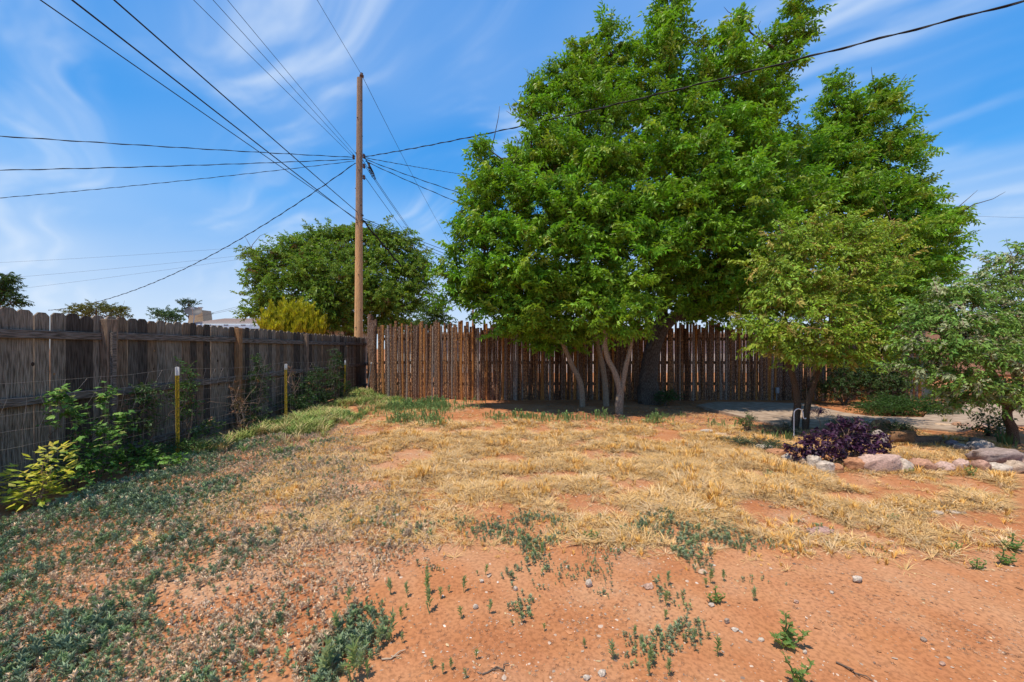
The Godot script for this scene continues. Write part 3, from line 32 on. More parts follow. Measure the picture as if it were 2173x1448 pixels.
const CABLES = [[[-5.49, 6.043, -14.3], [-6.495, 5.388, 16.0], 0.12, 0.011, "lowest thin black cable running out over the board fence", "cables running over the board fence along the alley", 0, 0], [[-5.49, 5.992, -14.3], [-5.028, 5.341, 16.0], 0.12, 0.016, "thick black cable low on the pole running out over the board fence", "cables running over the board fence along the alley", 0, 0], [[-5.49, 6.295, -14.3], [-4.469, 5.619, 16.0], 0.12, 0.016, "thick black cable low on the pole running out over the board fence", "cables running over the board fence along the alley", 0, 0], [[-5.64, 8.264, -14.3], [-7.073, 7.36, 16.0], 0.12, 0.008, "thin bare wire from the insulators running out over the board fence", "cables running over the board fence along the alley", 0, 0], [[-5.59, 8.297, -14.3], [-5.758, 7.388, 16.0], 0.12, 0.008, "thin bare wire from the insulators running out over the board fence", "cables running over the board fence along the alley", 0, 0], [[-5.51, 8.331, -14.3], [-4.938, 7.416, 16.0], 0.12, 0.008, "thin bare wire from the insulators running out over the board fence", "cables running over the board fence along the alley", 0, 0], [[-5.37, 11.224, -14.3], [-5.465, 10.274, 16.0], 0.12, 0.009, "thin wire from the very top of the utility pole toward the yard side", "cables running over the board fence along the alley", 0, 0], [[-5.37, 11.224, -14.3], [-5.2, 10.955, -53.0], 0.7, 0.012, "wire from the pole top sloping down toward the far pole", "wires running on from pole to far pole", 0, 0], [[-5.39, 8.264, -14.3], [-5.1, 7.927, -53.0], 0.9, 0.012, "wire from the insulators sloping down toward the far pole", "wires running on from pole to far pole", 0, 0], [[-5.24, 7.961, -14.3], [-4.95, 7.624, -53.0], 0.9, 0.012, "wire from the insulators sloping down toward the far pole", "wires running on from pole to far pole", 0, 0], [[-5.24, 7.557, -14.3], [-4.95, 7.22, -53.0], 0.9, 0.012, "wire from the insulators sloping down toward the far pole", "wires running on from pole to far pole", 0, 0], [[-5.34, 6.11, -14.3], [12.362, 7.538, -45], 0.8, 0.016, "cable low on the pole running away behind the ash tree", "cables running away behind the ash tree", 0, 0], [[-5.34, 6.043, -14.3], [12.362, 6.744, -45], 0.8, 0.016, "cable low on the pole running away behind the ash tree", "cables running away behind the ash tree", 0, 0], [[-5.34, 5.992, -14.3], [12.362, 5.95, -45], 0.8, 0.016, "cable low on the pole running away behind the ash tree", "cables running away behind the ash tree", 0, 0], [[-5.64, 8.28, -14.3], [-19.714, 3.629, -1.58], 0.12, 0.012, "upper twisted service line going off to the side over the boards", "service lines branching off to the houses", 0, 0.9], [[-5.64, 8.213, -14.3], [-21.352, 3.481, -4.84], 0.16, 0.012, "middle twisted service line going off to the side over the boards", "service lines branching off to the houses", 0, 0.9], [[-5.64, 8.146, -14.3], [-31.985, 4.63, -11.18], 0.35, 0.01, "lower twisted service line going off to the side over the boards", "service lines branching off to the houses", 0, 0.7], [[-5.59, 8.078, -14.3], [-26.84, 3.663, -23.174], 1.1, 0.016, "service line sagging steeply down to the roofs beyond the boards", "service lines branching off to the houses", 0, 0.8], [[-5.27, 8.297, -14.3], [9.403, 5.281, -2.47], 0.25, 0.014, "thick twisted service line crossing in front of the ash tree", "service lines branching off to the houses", 0, 0.8], [[-5.24, 8.264, -14.3], [-0.431, 14.927, -31.85], 0.1, 0.012, "upper slack line from the insulators going behind the ash tree", "service lines branching off to the houses", 0, 0.8], [[-5.24, 8.213, -14.3], [0.621, 6.962, -16.22], 0.1, 0.013, "middle slack line from the insulators going behind the ash tree", "service lines branching off to the houses", 0, 0.8], [[-5.24, 8.146, -14.3], [0.912, 6.186, -16.22], 0.1, 0.013, "lower slack line from the insulators going behind the ash tree", "service lines branching off to the houses", 0, 0.8], [[-63.568, 10.048, -42], [-18.972, 13.459, -44], 0.3, 0.013, "far upper thin line above the roofs", "far thin lines above the roofs", 1, 0], [[-63.568, 8.071, -42], [-21.042, 12.683, -44], 0.3, 0.013, "far middle thin line above the roofs", "far thin lines above the roofs", 1, 0], [[-63.568, 6.391, -42], [-21.042, 12.631, -44], 0.3, 0.013, "far lower thin line above the roofs", "far thin lines above the roofs", 1, 0], [[-23.171, 3.991, -30], [-19.068, 5.666, -32], 0.1, 0.013, "short thin line rising from the metal roof into the tree", "far thin lines above the roofs", 1, 0], [[-23.524, 3.85, -30], [-19.068, 5.441, -32], 0.1, 0.013, "second short thin line rising from the metal roof", "far thin lines above the roofs", 1, 0], [[30.54, 13.05, -34], [59.866, 12.885, -36], 0.1, 0.013, "far thin line beyond the second ash", "far thin lines above the roofs", 1, 0]]

class MB:
	# collects faces; front faces run clockwise
	var v := PackedVector3Array()
	var c := PackedColorArray()
	var idx := PackedInt32Array()
	var smooth := true
	func tri(a: Vector3, b: Vector3, d: Vector3, col := Color.WHITE):
		var k := v.size()
		v.append_array([a, b, d])
		c.append_array([col, col, col])
		idx.append_array([k, k + 1, k + 2])
	func quad(a: Vector3, b: Vector3, d: Vector3, e: Vector3, col := Color.WHITE):
		tri(a, b, d, col)
		tri(a, d, e, col)
	func tube(pts: Array, radii: Array, sides := 8, col := Color.WHITE, cap := true, twist := 0.0):
		var n := pts.size()
		var first := v.size()
		var u := Vector3.ZERO
		for i in n:
			var t: Vector3 = (pts[mini(i + 1, n - 1)] - pts[maxi(i - 1, 0)]).normalized()
			if i == 0:
				u = t.cross(Vector3(0.31, 0.2, 0.93)).normalized()
				if absf(t.dot(Vector3(0.31, 0.2, 0.93).normalized())) > 0.97:
					u = t.cross(Vector3.RIGHT).normalized()
			else:
				u = (u - t * u.dot(t)).normalized()
			var w := t.cross(u)
			for j in sides:
				var a := TAU * j / sides + twist * i
				v.append(pts[i] + (u * cos(a) + w * sin(a)) * radii[i])
				c.append(col)
		for i in n - 1:
			for j in sides:
				var a := first + i * sides + j
				var b := first + i * sides + (j + 1) % sides
				idx.append_array([a, a + sides, b + sides, a, b + sides, b])
		if cap:
			for e in 2:
				var k := v.size()
				var row: int = first + (n - 1) * sides * e
				for j in sides:
					v.append(v[row + j])
					c.append(col)
				for j in range(1, sides - 1):
					if e == 1:
						idx.append_array([k, k + j + 1, k + j])
					else:
						idx.append_array([k, k + j, k + j + 1])
	func box(o: Vector3, s: Vector3, col := Color.WHITE, bev := 0.0, turn := Basis()):
		# a box centred at o, optionally with chamfered edges
		var h := s * 0.5
		if bev <= 0.0:
			var p := []
			for k in 8:
				p.append(o + turn * Vector3(h.x if k & 1 else -h.x, h.y if k & 2 else -h.y, h.z if k & 4 else -h.z))
			for f in [[4, 6, 7, 5], [1, 3, 2, 0], [5, 7, 3, 1], [0, 2, 6, 4], [6, 2, 3, 7], [0, 4, 5, 1]]:
				quad(p[f[0]], p[f[1]], p[f[2]], p[f[3]], col)
			return
		var first := v.size()
		var hull := []
		for k in 8:
			var sg := Vector3(1.0 if k & 1 else -1.0, 1.0 if k & 2 else -1.0, 1.0 if k & 4 else -1.0)
			for ax in 3:
				var q := Vector3(h.x - bev, h.y - bev, h.z - bev)
				q[ax] = h[ax]
				hull.append(o + turn * (q * sg))
		for ax in 3:
			var a1 := (ax + 1) % 3
			var a2 := (ax + 2) % 3
			for s0 in 2:
				var ks := []
				for t in [[0, 0], [1, 0], [1, 1], [0, 1]]:
					ks.append((s0 << ax) | (t[0] << a1) | (t[1] << a2))
				face(hull[ks[0] * 3 + ax], hull[ks[1] * 3 + ax], hull[ks[2] * 3 + ax], hull[ks[3] * 3 + ax], o, col)
		for ax in 3:
			var a1 := (ax + 1) % 3
			var a2 := (ax + 2) % 3
			for s1 in 2:
				for s2 in 2:
					var k0 := (s1 << a1) | (s2 << a2)
					var k1 := k0 | (1 << ax)
					face(hull[k0 * 3 + a1], hull[k1 * 3 + a1], hull[k1 * 3 + a2], hull[k0 * 3 + a2], o, col)
		for k in 8:
			var a: Vector3 = hull[k * 3]
			var b: Vector3 = hull[k * 3 + 1]
			var d: Vector3 = hull[k * 3 + 2]
			if (d - a).cross(b - a).dot((a + b + d) / 3.0 - o) < 0:
				tri(a, d, b, col)
			else:
				tri(a, b, d, col)
	func face(a: Vector3, b: Vector3, d: Vector3, e: Vector3, o: Vector3, col := Color.WHITE):
		if (d - a).cross(b - a).dot((a + d) * 0.5 - o) < 0:
			quad(a, e, d, b, col)
		else:
			quad(a, b, d, e, col)
	func prism(poly: Array, o: Vector3, ax: Vector3, ay: Vector3, az: Vector3, thick: float, col := Color.WHITE):
		# a convex outline in the plane of ax and ay, thick along az
		var n := poly.size()
		var f := []
		var b := []
		var mid := Vector3.ZERO
		for p in poly:
			f.append(o + ax * p.x + ay * p.y + az * thick * 0.5)
			b.append(o + ax * p.x + ay * p.y - az * thick * 0.5)
			mid += o + ax * p.x + ay * p.y
		mid /= n
		for i in n:
			face(f[i], f[(i + 1) % n], b[(i + 1) % n], b[i], mid, col)
		for i in range(1, n - 1):
			for side in [[f, 1.0], [b, -1.0]]:
				var a: Vector3 = side[0][0]
				var p: Vector3 = side[0][i]
				var q: Vector3 = side[0][i + 1]
				if (q - a).cross(p - a).dot(az * side[1]) < 0:
					tri(a, q, p, col)
				else:
					tri(a, p, q, col)
	func leaf(base: Vector3, dir: Vector3, side: Vector3, length: float, width: float, droop: float, fold: float, col := Color.WHITE):
		# a pointed leaf folded along its midrib, bending down towards its tip
		var up := side.cross(dir).normalized()
		var m := base + dir * length * 0.45 + up * width * 0.1
		var tip := base + dir * length + Vector3.DOWN * length * droop
		var l := m + side * width * 0.5 + up * width * fold
		var r := m - side * width * 0.5 + up * width * fold
		tri(base, l, tip, col)
		tri(base, tip, r, col)
	func leaf4(base: Vector3, dir: Vector3, side: Vector3, length: float, width: float, droop: float, fold: float, col := Color.WHITE):
		# the same with a rounder blade, bent at its middle
		var up := side.cross(dir).normalized()
		var m := base + dir * length * 0.5 - Vector3.UP * length * droop * 0.2
		var tip := base + dir * length * (1.0 - 0.3 * absf(droop)) + Vector3.DOWN * length * droop
		var l := m + side * width * 0.5 + up * width * fold
		var r := m - side * width * 0.5 + up * width * fold
		tri(base, l, m, col)
		tri(base, m, r, col)
		tri(m, l, tip, col)
		tri(m, tip, r, col)
	func mesh(flat := false) -> ArrayMesh:
		var arr := []
		arr.resize(Mesh.ARRAY_MAX)
		arr[Mesh.ARRAY_VERTEX] = v
		arr[Mesh.ARRAY_COLOR] = c
		arr[Mesh.ARRAY_INDEX] = idx
		if not flat:
			var nn := PackedVector3Array()
			nn.resize(v.size())
			for k in range(0, idx.size(), 3):
				var a := v[idx[k]]
				var f := (v[idx[k + 2]] - a).cross(v[idx[k + 1]] - a)
				nn[idx[k]] += f
				nn[idx[k + 1]] += f
				nn[idx[k + 2]] += f
			for k in nn.size():
				nn[k] = nn[k].normalized() if nn[k].length_squared() > 0 else Vector3.UP
			arr[Mesh.ARRAY_NORMAL] = nn
		var m := ArrayMesh.new()
		m.add_surface_from_arrays(Mesh.PRIMITIVE_TRIANGLES, arr)
		return m

var rng := RandomNumberGenerator.new()
var noise := FastNoiseLite.new()
var taken := {}
var M := {}

func rr(a: float, b: float) -> float:
	return rng.randf_range(a, b)

func lin(r: float, g: float, b: float) -> Color:
	return Color(r, g, b).linear_to_srgb()

func rdir() -> Vector3:
	var y := rr(-1, 1)
	var a := rr(0, TAU)
	return Vector3(sqrt(1 - y * y) * cos(a), y, sqrt(1 - y * y) * sin(a))

func numbered(called: String) -> String:
	var k: int = taken.get(called, -1) + 1
	taken[called] = k
	return called if k == 0 else "%s_%03d" % [called, k]

func tag(o: Node, label: String, category := "", group := "", kind := ""):
	if label: o.set_meta("label", label)
	if category: o.set_meta("category", category)
	if group: o.set_meta("group", group)
	if kind: o.set_meta("kind", kind)
	return o

func thing(called: String, label: String, category: String, at := Vector3.ZERO, group := "", turn := 0.0) -> Node3D:
	var o := Node3D.new()
	o.name = numbered(called)
	add_child(o)
	o.position = at
	o.rotation.y = turn
	tag(o, label, category, group)
	return o

func put(called: String, mesh: Mesh, m: Material, parent: Node = self, at := Vector3.ZERO) -> MeshInstance3D:
	var o := MeshInstance3D.new()
	o.name = numbered(called) if parent == self else called
	o.mesh = mesh
	o.material_override = m
	o.position = at
	parent.add_child(o, true)
	return o

func scatter(called: String, mesh: Mesh, m: Material, parent: Node, xf: Array, cols: Array) -> MultiMeshInstance3D:
	var mm := MultiMesh.new()
	mm.transform_format = MultiMesh.TRANSFORM_3D
	mm.use_colors = true
	mm.mesh = mesh
	mm.instance_count = xf.size()
	for i in xf.size():
		mm.set_instance_transform(i, xf[i])
		mm.set_instance_color(i, cols[i])
	var o := MultiMeshInstance3D.new()
	o.name = numbered(called) if parent == self else called
	o.multimesh = mm
	o.material_override = m
	parent.add_child(o, true)
	o.set_meta("kind", "stuff")
	return o

# ---------------------------------------------------------------- materials

func ntex(freq: float, ramp: Array, octaves := 4, size := 512, type := FastNoiseLite.TYPE_SIMPLEX_SMOOTH, sd := 1, normal := 0.0) -> NoiseTexture2D:
	var t := NoiseTexture2D.new()
	var f := FastNoiseLite.new()
	f.noise_type = type
	f.seed = sd
	f.frequency = freq
	f.fractal_octaves = octaves
	f.fractal_gain = 0.55
	t.noise = f
	t.width = size
	t.height = size
	t.seamless = true
	t.seamless_blend_skirt = 0.15
	if ramp.size():
		var g := Gradient.new()
		var off := PackedFloat32Array()
		var col := PackedColorArray()
		for r in ramp:
			off.append(r[0])
			col.append(r[1])
		g.offsets = off
		g.colors = col
		t.color_ramp = g
	return t

func surf(called: String, col: Color, rough := 0.9, tex: Texture2D = null, scale := Vector3.ONE, bump: Texture2D = null, depth := 0.0, vcol := false) -> StandardMaterial3D:
	var m := StandardMaterial3D.new()
	m.resource_name = called
	m.albedo_color = col
	m.roughness = rough
	m.metallic_specular = 0.3
	m.vertex_color_use_as_albedo = vcol
	if tex or bump:
		m.uv1_triplanar = true
		m.uv1_world_triplanar = true
		m.uv1_scale = scale
		m.uv1_triplanar_sharpness = 6.0
		m.albedo_texture = tex
	if bump:
		m.heightmap_enabled = true
		m.heightmap_texture = bump
		m.heightmap_scale = depth
	M[called] = m
	return m

func leafmat(called: String, rough := 0.55, back := 0.55, tint := Color(0.9, 1.0, 0.35)) -> StandardMaterial3D:
	var m := StandardMaterial3D.new()
	m.resource_name = called
	m.vertex_color_use_as_albedo = true
	m.roughness = rough
	m.metallic_specular = 0.35
	if back > 0.0:
		m.backlight_enabled = true
		m.backlight = (tint * back).linear_to_srgb()
	M[called] = m
	return m

func materials():
	var g := func(v: float) -> Color: return Color(v, v, v)
	var sp := ntex(0.055, [[0.0, g.call(0.80)], [0.42, g.call(0.93)], [0.6, g.call(1.0)], [1.0, g.call(1.0)]], 5, 1024, FastNoiseLite.TYPE_SIMPLEX_SMOOTH, 3)
	var sb := ntex(0.11, [], 5, 1024, FastNoiseLite.TYPE_SIMPLEX_SMOOTH, 8)
	surf("soil", Color.WHITE, 1.0, sp, Vector3.ONE * 0.55, sb, 0.28, true)
	M.soil.metallic_specular = 0.15
	# weathered wood: grain drawn out along the boards
	var w1 := lin(0.20, 0.15, 0.125)
	var wood := ntex(0.03, [[0.0, lin(0.04, 0.032, 0.025)], [0.3, lin(0.11, 0.092, 0.072)], [0.5, lin(0.18, 0.155, 0.126)], [0.7, lin(0.24, 0.21, 0.175)], [1.0, lin(0.32, 0.285, 0.24)]], 5, 512, FastNoiseLite.TYPE_SIMPLEX_SMOOTH, 5)
	var woodh := ntex(0.05, [], 4, 512, FastNoiseLite.TYPE_SIMPLEX_SMOOTH, 6)
	for k in 5:
		var t := [Color(1.02, 1.0, 0.97), Color(0.8, 0.79, 0.78), Color(0.98, 0.9, 0.82), Color(0.66, 0.64, 0.63), Color(1.12, 1.09, 1.05)][k] as Color
		surf("picket%d" % k, t, 0.92, wood, Vector3(3.2, 0.28, 3.2 + 0.3 * k), woodh, 0.5)
	surf("rail", Color(0.95, 0.93, 0.93), 0.92, wood, Vector3(3.0, 3.0, 0.3), woodh, 0.5)
	surf("knot", lin(0.045, 0.03, 0.022), 0.9)
	surf("post_grey", Color(1.12, 1.02, 0.94), 0.92, wood, Vector3(3.5, 0.3, 3.5), woodh, 0.6)
	var amber := ntex(0.03, [[0.0, lin(0.13, 0.065, 0.03)], [0.35, lin(0.26, 0.135, 0.06)], [0.6, lin(0.36, 0.2, 0.095)], [1.0, lin(0.42, 0.27, 0.15)]], 4, 512, FastNoiseLite.TYPE_SIMPLEX_SMOOTH, 15)
	surf("post_amber", Color.WHITE, 0.85, amber, Vector3(4, 0.35, 4), woodh, 0.5)
	# peeling bark of the fence poles: grey-brown flakes over orange wood
	var fl := func(a: Color, b: Color, d: Color, e: Color, sd: int) -> NoiseTexture2D:
		return ntex(0.032, [[0.0, a], [0.34, a], [0.4, b], [0.56, b], [0.62, d], [0.74, d], [0.8, e], [1.0, e]], 4, 512, FastNoiseLite.TYPE_SIMPLEX, sd)
	var ba := lin(0.075, 0.042, 0.028)
	var bb := lin(0.19, 0.10, 0.06)
	var bg := lin(0.27, 0.2, 0.16)
	var bo := lin(0.5, 0.23, 0.075)
	var by := lin(0.62, 0.42, 0.24)
	var barkh := ntex(0.06, [], 4, 512, FastNoiseLite.TYPE_SIMPLEX, 12)
	var kinds := [[ba, bb, bg, by, 21], [ba, bb, bo, by, 22], [lin(0.17, 0.125, 0.1), lin(0.29, 0.23, 0.19), lin(0.36, 0.3, 0.25), by, 23], [lin(0.26, 0.11, 0.04), lin(0.44, 0.19, 0.055), bo, lin(0.66, 0.36, 0.12), 24], [ba, ba, bb, bo, 25], [lin(0.14, 0.075, 0.045), bb, bg, bo, 26]]
	for k in kinds.size():
		var q: Array = kinds[k]
		surf("barkpole%d" % k, Color.WHITE, 0.9, fl.call(q[0], q[1], q[2], q[3], q[4]), Vector3(2.2, 0.75, 2.2), barkh, 1.0)
	# living bark
	var tr := ntex(0.04, [[0.0, lin(0.05, 0.04, 0.032)], [0.4, lin(0.12, 0.098, 0.08)], [0.65, lin(0.2, 0.17, 0.14)], [1.0, lin(0.28, 0.25, 0.22)]], 5, 512, FastNoiseLite.TYPE_SIMPLEX, 31)
	var trh := ntex(0.045, [], 4, 512, FastNoiseLite.TYPE_SIMPLEX, 33)
	surf("bark_rough", Color.WHITE, 0.95, tr, Vector3(1.9, 0.5, 1.9), trh, 5.0)
	surf("bark_smooth", Color(1.35, 1.3, 1.22), 0.9, tr, Vector3(2.2, 1.2, 2.2), trh, 0.8)
	surf("bark_dark", Color(0.95, 0.86, 0.78), 0.95, tr, Vector3(3, 2, 3), trh, 1.5)
	surf("twig", lin(0.13, 0.095, 0.07), 0.9)
	surf("dry_twig", lin(0.33, 0.22, 0.15), 0.9)
	surf("dead_stem", lin(0.42, 0.32, 0.22), 0.9)
	# utility pole: vertex colours carry the two weathered tones
	var pw := ntex(0.04, [[0.0, g.call(0.6)], [0.4, g.call(0.88)], [1.0, g.call(1.0)]], 4, 512, FastNoiseLite.TYPE_SIMPLEX_SMOOTH, 41)
	surf("pole_wood", Color.WHITE, 0.9, pw, Vector3(3.5, 0.25, 3.5), woodh, 0.8, true)
	surf("iron", lin(0.06, 0.055, 0.05), 0.6)
	surf("porcelain", lin(0.12, 0.07, 0.05), 0.25)
	surf("cable", lin(0.018, 0.018, 0.02), 0.6)
	surf("cable_grey", lin(0.09, 0.09, 0.1), 0.5)
	surf("wire", lin(0.36, 0.32, 0.29), 0.5)
	M.wire.metallic = 0.6
	var yp := ntex(0.05, [[0.0, lin(0.16, 0.09, 0.04)], [0.36, lin(0.2, 0.12, 0.05)], [0.41, lin(0.55, 0.37, 0.025)], [1.0, lin(0.66, 0.46, 0.04)]], 3, 256, FastNoiseLite.TYPE_SIMPLEX, 51)
	surf("yellow_paint", Color.WHITE, 0.6, yp, Vector3(6, 4, 6))
	surf("white_paint", lin(0.72, 0.7, 0.66), 0.6)
	surf("galvanised", lin(0.45, 0.46, 0.47), 0.4)
	M.galvanised.metallic = 0.7
	var st := ntex(0.03, [[0.0, g.call(0.7)], [0.5, g.call(0.92)], [1.0, g.call(1.0)]], 5, 512, FastNoiseLite.TYPE_SIMPLEX_SMOOTH, 61)
	var sth := ntex(0.05, [], 4, 512, FastNoiseLite.TYPE_SIMPLEX, 62)
	surf("stone", Color.WHITE, 1.0, st, Vector3.ONE * 2.2, sth, 0.35, true)
	var cc := ntex(0.02, [[0.0, lin(0.22, 0.155, 0.11)], [0.5, lin(0.34, 0.26, 0.195)], [1.0, lin(0.45, 0.36, 0.28)]], 5, 512, FastNoiseLite.TYPE_SIMPLEX_SMOOTH, 71)
	surf("concrete", Color.WHITE, 0.95, cc, Vector3.ONE * 0.35, sth, 0.3)
	M.stone.metallic_specular = 0.1
	M.concrete.metallic_specular = 0.1
	surf("stucco_tan", lin(0.46, 0.36, 0.25), 0.95, st, Vector3.ONE, sth, 0.4)
	surf("stucco_pale", lin(0.72, 0.68, 0.62), 0.95, st, Vector3.ONE, sth, 0.4)
	surf("stucco_red", lin(0.5, 0.3, 0.19), 0.95, st, Vector3.ONE, sth, 0.4)
	surf("roof_metal", lin(0.5, 0.62, 0.72), 0.45)
	M.roof_metal.metallic = 0.3
	surf("roof_gravel", lin(0.55, 0.46, 0.4), 0.95, st, Vector3.ONE * 2.0)
	surf("dark_trim", lin(0.05, 0.045, 0.04), 0.7)
	surf("dish_grey", lin(0.07, 0.07, 0.075), 0.5)
	surf("box_grey", lin(0.3, 0.32, 0.33), 0.5)
	leafmat("leaf", 0.42, 0.75)
	leafmat("leaf_pale", 0.6, 0.6, Color(0.95, 1.0, 0.5))
	leafmat("leaf_purple", 0.5, 0.3, Color(1.0, 0.35, 0.55))
	leafmat("weed", 0.95, 0.0)
	M.weed.metallic_specular = 0.1
	leafmat("straw", 0.85, 0.0)
	leafmat("flake", 0.9, 0.0)

# ---------------------------------------------------------------- ground shape and what grows where (d = metres ahead)

func gh(x: float, z: float) -> float:
	var d := -z
	var h := 0.035 * noise.get_noise_2d(x * 0.55, z * 0.55) + 0.02 * noise.get_noise_2d(x * 3.0 + 40, z * 3.0) + 0.009 * noise.get_noise_2d(x * 11.0, z * 11.0 + 30)
	h += 0.16 * exp(-(pow((x + 4.25) / 0.55, 2) + pow((d - 11.7) / 0.8, 2)))
	h += 0.05 * exp(-pow((x + 4.75) / 0.35, 2))
	h -= 0.03 * clampf(1.0 - absf(d - 9.5) / 2.0, 0, 1) * clampf((x - 4.0) / 1.0, 0, 1)
	return h if d < 14 and d > -4 and absf(x) < 16 else 0.0

func blob(x: float, d: float, cx: float, cd: float, rx: float, rd: float) -> float:
	return clampf(1.25 - 1.25 * (pow((x - cx) / rx, 2) + pow((d - cd) / rd, 2)), 0, 1)

func edge_left(d: float) -> float:
	# right-hand limit of the grey weed patch, as x for a distance d
	var t := [[1.0, -0.95], [1.75, -1.0], [2.2, -0.98], [2.7, -0.70], [3.4, -0.78], [4.7, -1.55], [6.2, -2.4], [7.7, -3.3], [9.0, -3.7], [13.0, -3.7]]
	for i in t.size() - 1:
		if d < t[i + 1][0]:
			return lerpf(t[i][1], t[i + 1][1], clampf((d - t[i][0]) / (t[i + 1][0] - t[i][0]), 0, 1))
	return -3.7

func weed_cover(x: float, d: float) -> float:
	# grey-green seedlings
	var n := noise.get_noise_2d(x * 1.6 + 7, d * 1.6)
	var n2 := noise.get_noise_2d(x * 5.0, d * 5.0 + 90)
	var w := 0.0
	var n3 := noise.get_noise_2d(x * 0.8 + 200, d * 0.8)
	var e := edge_left(d) - x + n * 0.45
	if e > -0.15:
		w = maxf(w, clampf((e + 0.15) * 1.3, 0, 1) * clampf(0.62 + 1.2 * n2 + 0.5 * n, 0.12, 1))
		w = maxf(w, clampf((e - 0.7) * 0.9, 0, 1) * clampf(1.05 + 0.9 * n2 + 0.8 * n3, 0.2, 1))
	var band := blob(x, d, 0.8, 2.95, 2.0, 0.6)
	if band > 0: w = maxf(w, clampf(0.2 + 1.9 * n2 + 0.6 * n, 0, 0.8) * clampf(band * 2.0, 0, 1))
	band = blob(x, d, 0.5, 2.2, 0.55, 0.45)
	if band > 0: w = maxf(w, clampf(0.06 + 1.7 * n2, 0, 0.6) * clampf(band * 2.0, 0, 1))
	w = maxf(w, 0.8 * blob(x, d, -0.82, 1.95, 0.22, 0.4) + 0.9 * n2 if blob(x, d, -0.82, 1.95, 0.22, 0.4) > 0.05 else 0.0)
	return clampf(w, 0, 1)

func dead_cover(x: float, d: float) -> float:
	# pale dead litter
	var n := noise.get_noise_2d(x * 2.2 + 31, d * 2.2)
	var e := edge_left(d) + 0.12 - x + n * 0.3
	var w := 0.0
	if e > 0 and d < 7.5:
		w = clampf(e * 3.0, 0, 1) * clampf(1.25 - absf(e - 0.9) * 0.55, 0.25, 1)
	w = maxf(w, 0.5 * blob(x, d, 0.55, 2.15, 0.4, 0.4) + n * 0.6)
	w = maxf(w, 0.30 + 1.0 * n if d > 3.2 and d < 7 and x < 3.5 else 0.0)
	w = maxf(w, 0.35 * blob(x, d, 2.6, 3.0, 1.4, 0.5) + n * 0.8)
	w = maxf(w, 0.22 * blob(x, d, 1.2, 1.9, 0.4, 0.3) + n * 0.5)
	return clampf(w, 0.02, 1)

func straw_cover(x: float, d: float) -> float:
	var n := noise.get_noise_2d(x * 1.1 + 80, d * 1.1 + 13)
	var n2 := noise.get_noise_2d(x * 3.2, d * 3.2 + 300)
	var w := 0.0
	w = maxf(w, blob(x, d, 0.4, 5.9, 3.2, 2.6))
	w = maxf(w, blob(x, d, 2.2, 5.7, 2.6, 2.3))
	w = maxf(w, 0.8 * blob(x, d, -1.4, 6.8, 1.6, 1.6))
	w = maxf(w, 0.9 * blob(x, d, 2.4, 3.6, 2.1, 0.9))
	w = maxf(w, 0.9 * blob(x, d, 4.2, 4.0, 2.4, 1.25))
	w = maxf(w, 0.6 * blob(x, d, 4.8, 5.6, 1.6, 0.7))
	w = maxf(w, 0.5 * blob(x, d, 0.6, 4.0, 1.5, 0.5))
	w = w * w * (3 - 2 * w)
	if d > 2.9 and x > -3.0: w = maxf(w, 0.34)
	var v := w * (0.68 + 0.9 * n + 1.6 * n2)
	if d > 7.75 + 0.5 * n and x > -2.0: v *= 0.06
	if e_path(x, d): v = 0.0
	return clampf(v, 0, 1)

func e_path(x: float, d: float) -> bool:
	return d > 7.2 and x > 4.6 + maxf(0, (d - 7.2) * 0.0)

# ---------------------------------------------------------------- sprigs

func sprig(n: int, twig: float, ll: float, lw: float, droop: float, fold: float, pairs: int, spread := 0.8, roundish := false) -> ArrayMesh:
	var b := MB.new()
	b.tube([Vector3(0, 0, -twig * 0.45), Vector3(0, -twig * 0.03, twig * 0.2), Vector3(0, -twig * 0.12, twig * 0.7)], [twig * 0.016, twig * 0.013, twig * 0.006], 3, Color(1.15, 0.55, 1.4), false)
	for i in n:
		var t := (i + 0.6) / n
		var base := Vector3(rr(-0.01, 0.01), twig * 0.12 * t * t * -1.0 + rr(-0.02, 0.02), twig * (t - 0.3))
		var az := (1.0 if i % 2 else -1.0) * rr(0.35, 1.25) * spread
		if i == n - 1: az = rr(-0.3, 0.3)
		var dir := Vector3(sin(az), rr(-0.15, 0.45), cos(az)).normalized()
		if pairs == 0:
			dir = (dir + Vector3.UP * rr(-0.7, 0.4)).normalized()
			var s := dir.cross(Vector3.UP).normalized().rotated(dir, rr(-1.3, 1.3))
			var g := rr(0.78, 1.15)
			var k := rr(0.75, 1.2)
			if roundish:
				b.leaf4(base, dir, s, ll * k, lw * k, droop * rr(0.5, 1.4), fold, Color(g, g, g))
			else:
				b.leaf(base, dir, s, ll * k, lw * k, droop * rr(0.5, 1.4), fold, Color(g, g, g))
			continue
		var len := ll * (pairs + 0.5) * 0.62
		for j in range(pairs * 2 + 1):
			var step := (j / 2 + 1.0) / (pairs + 1.0) if j < pairs * 2 else 1.0
			var p := base + dir * len * step + Vector3.DOWN * len * 0.28 * step * step
			var off := 0.0 if j == pairs * 2 else (0.95 if j % 2 else -0.95)
			var ld := dir.rotated(Vector3.UP, off + rr(-0.25, 0.25))
			ld = (ld + Vector3.DOWN * rr(-0.3, 1.0)).normalized()
			var s := ld.cross(Vector3.UP).normalized().rotated(ld, rr(-1.3, 1.3))
			var g := rr(0.75, 1.18)
			var k := rr(0.8, 1.2)
			b.leaf(p, ld, s, ll * k, lw * k, droop * rr(0.4, 1.4), fold, Color(g, g, g))
	return b.mesh(true)

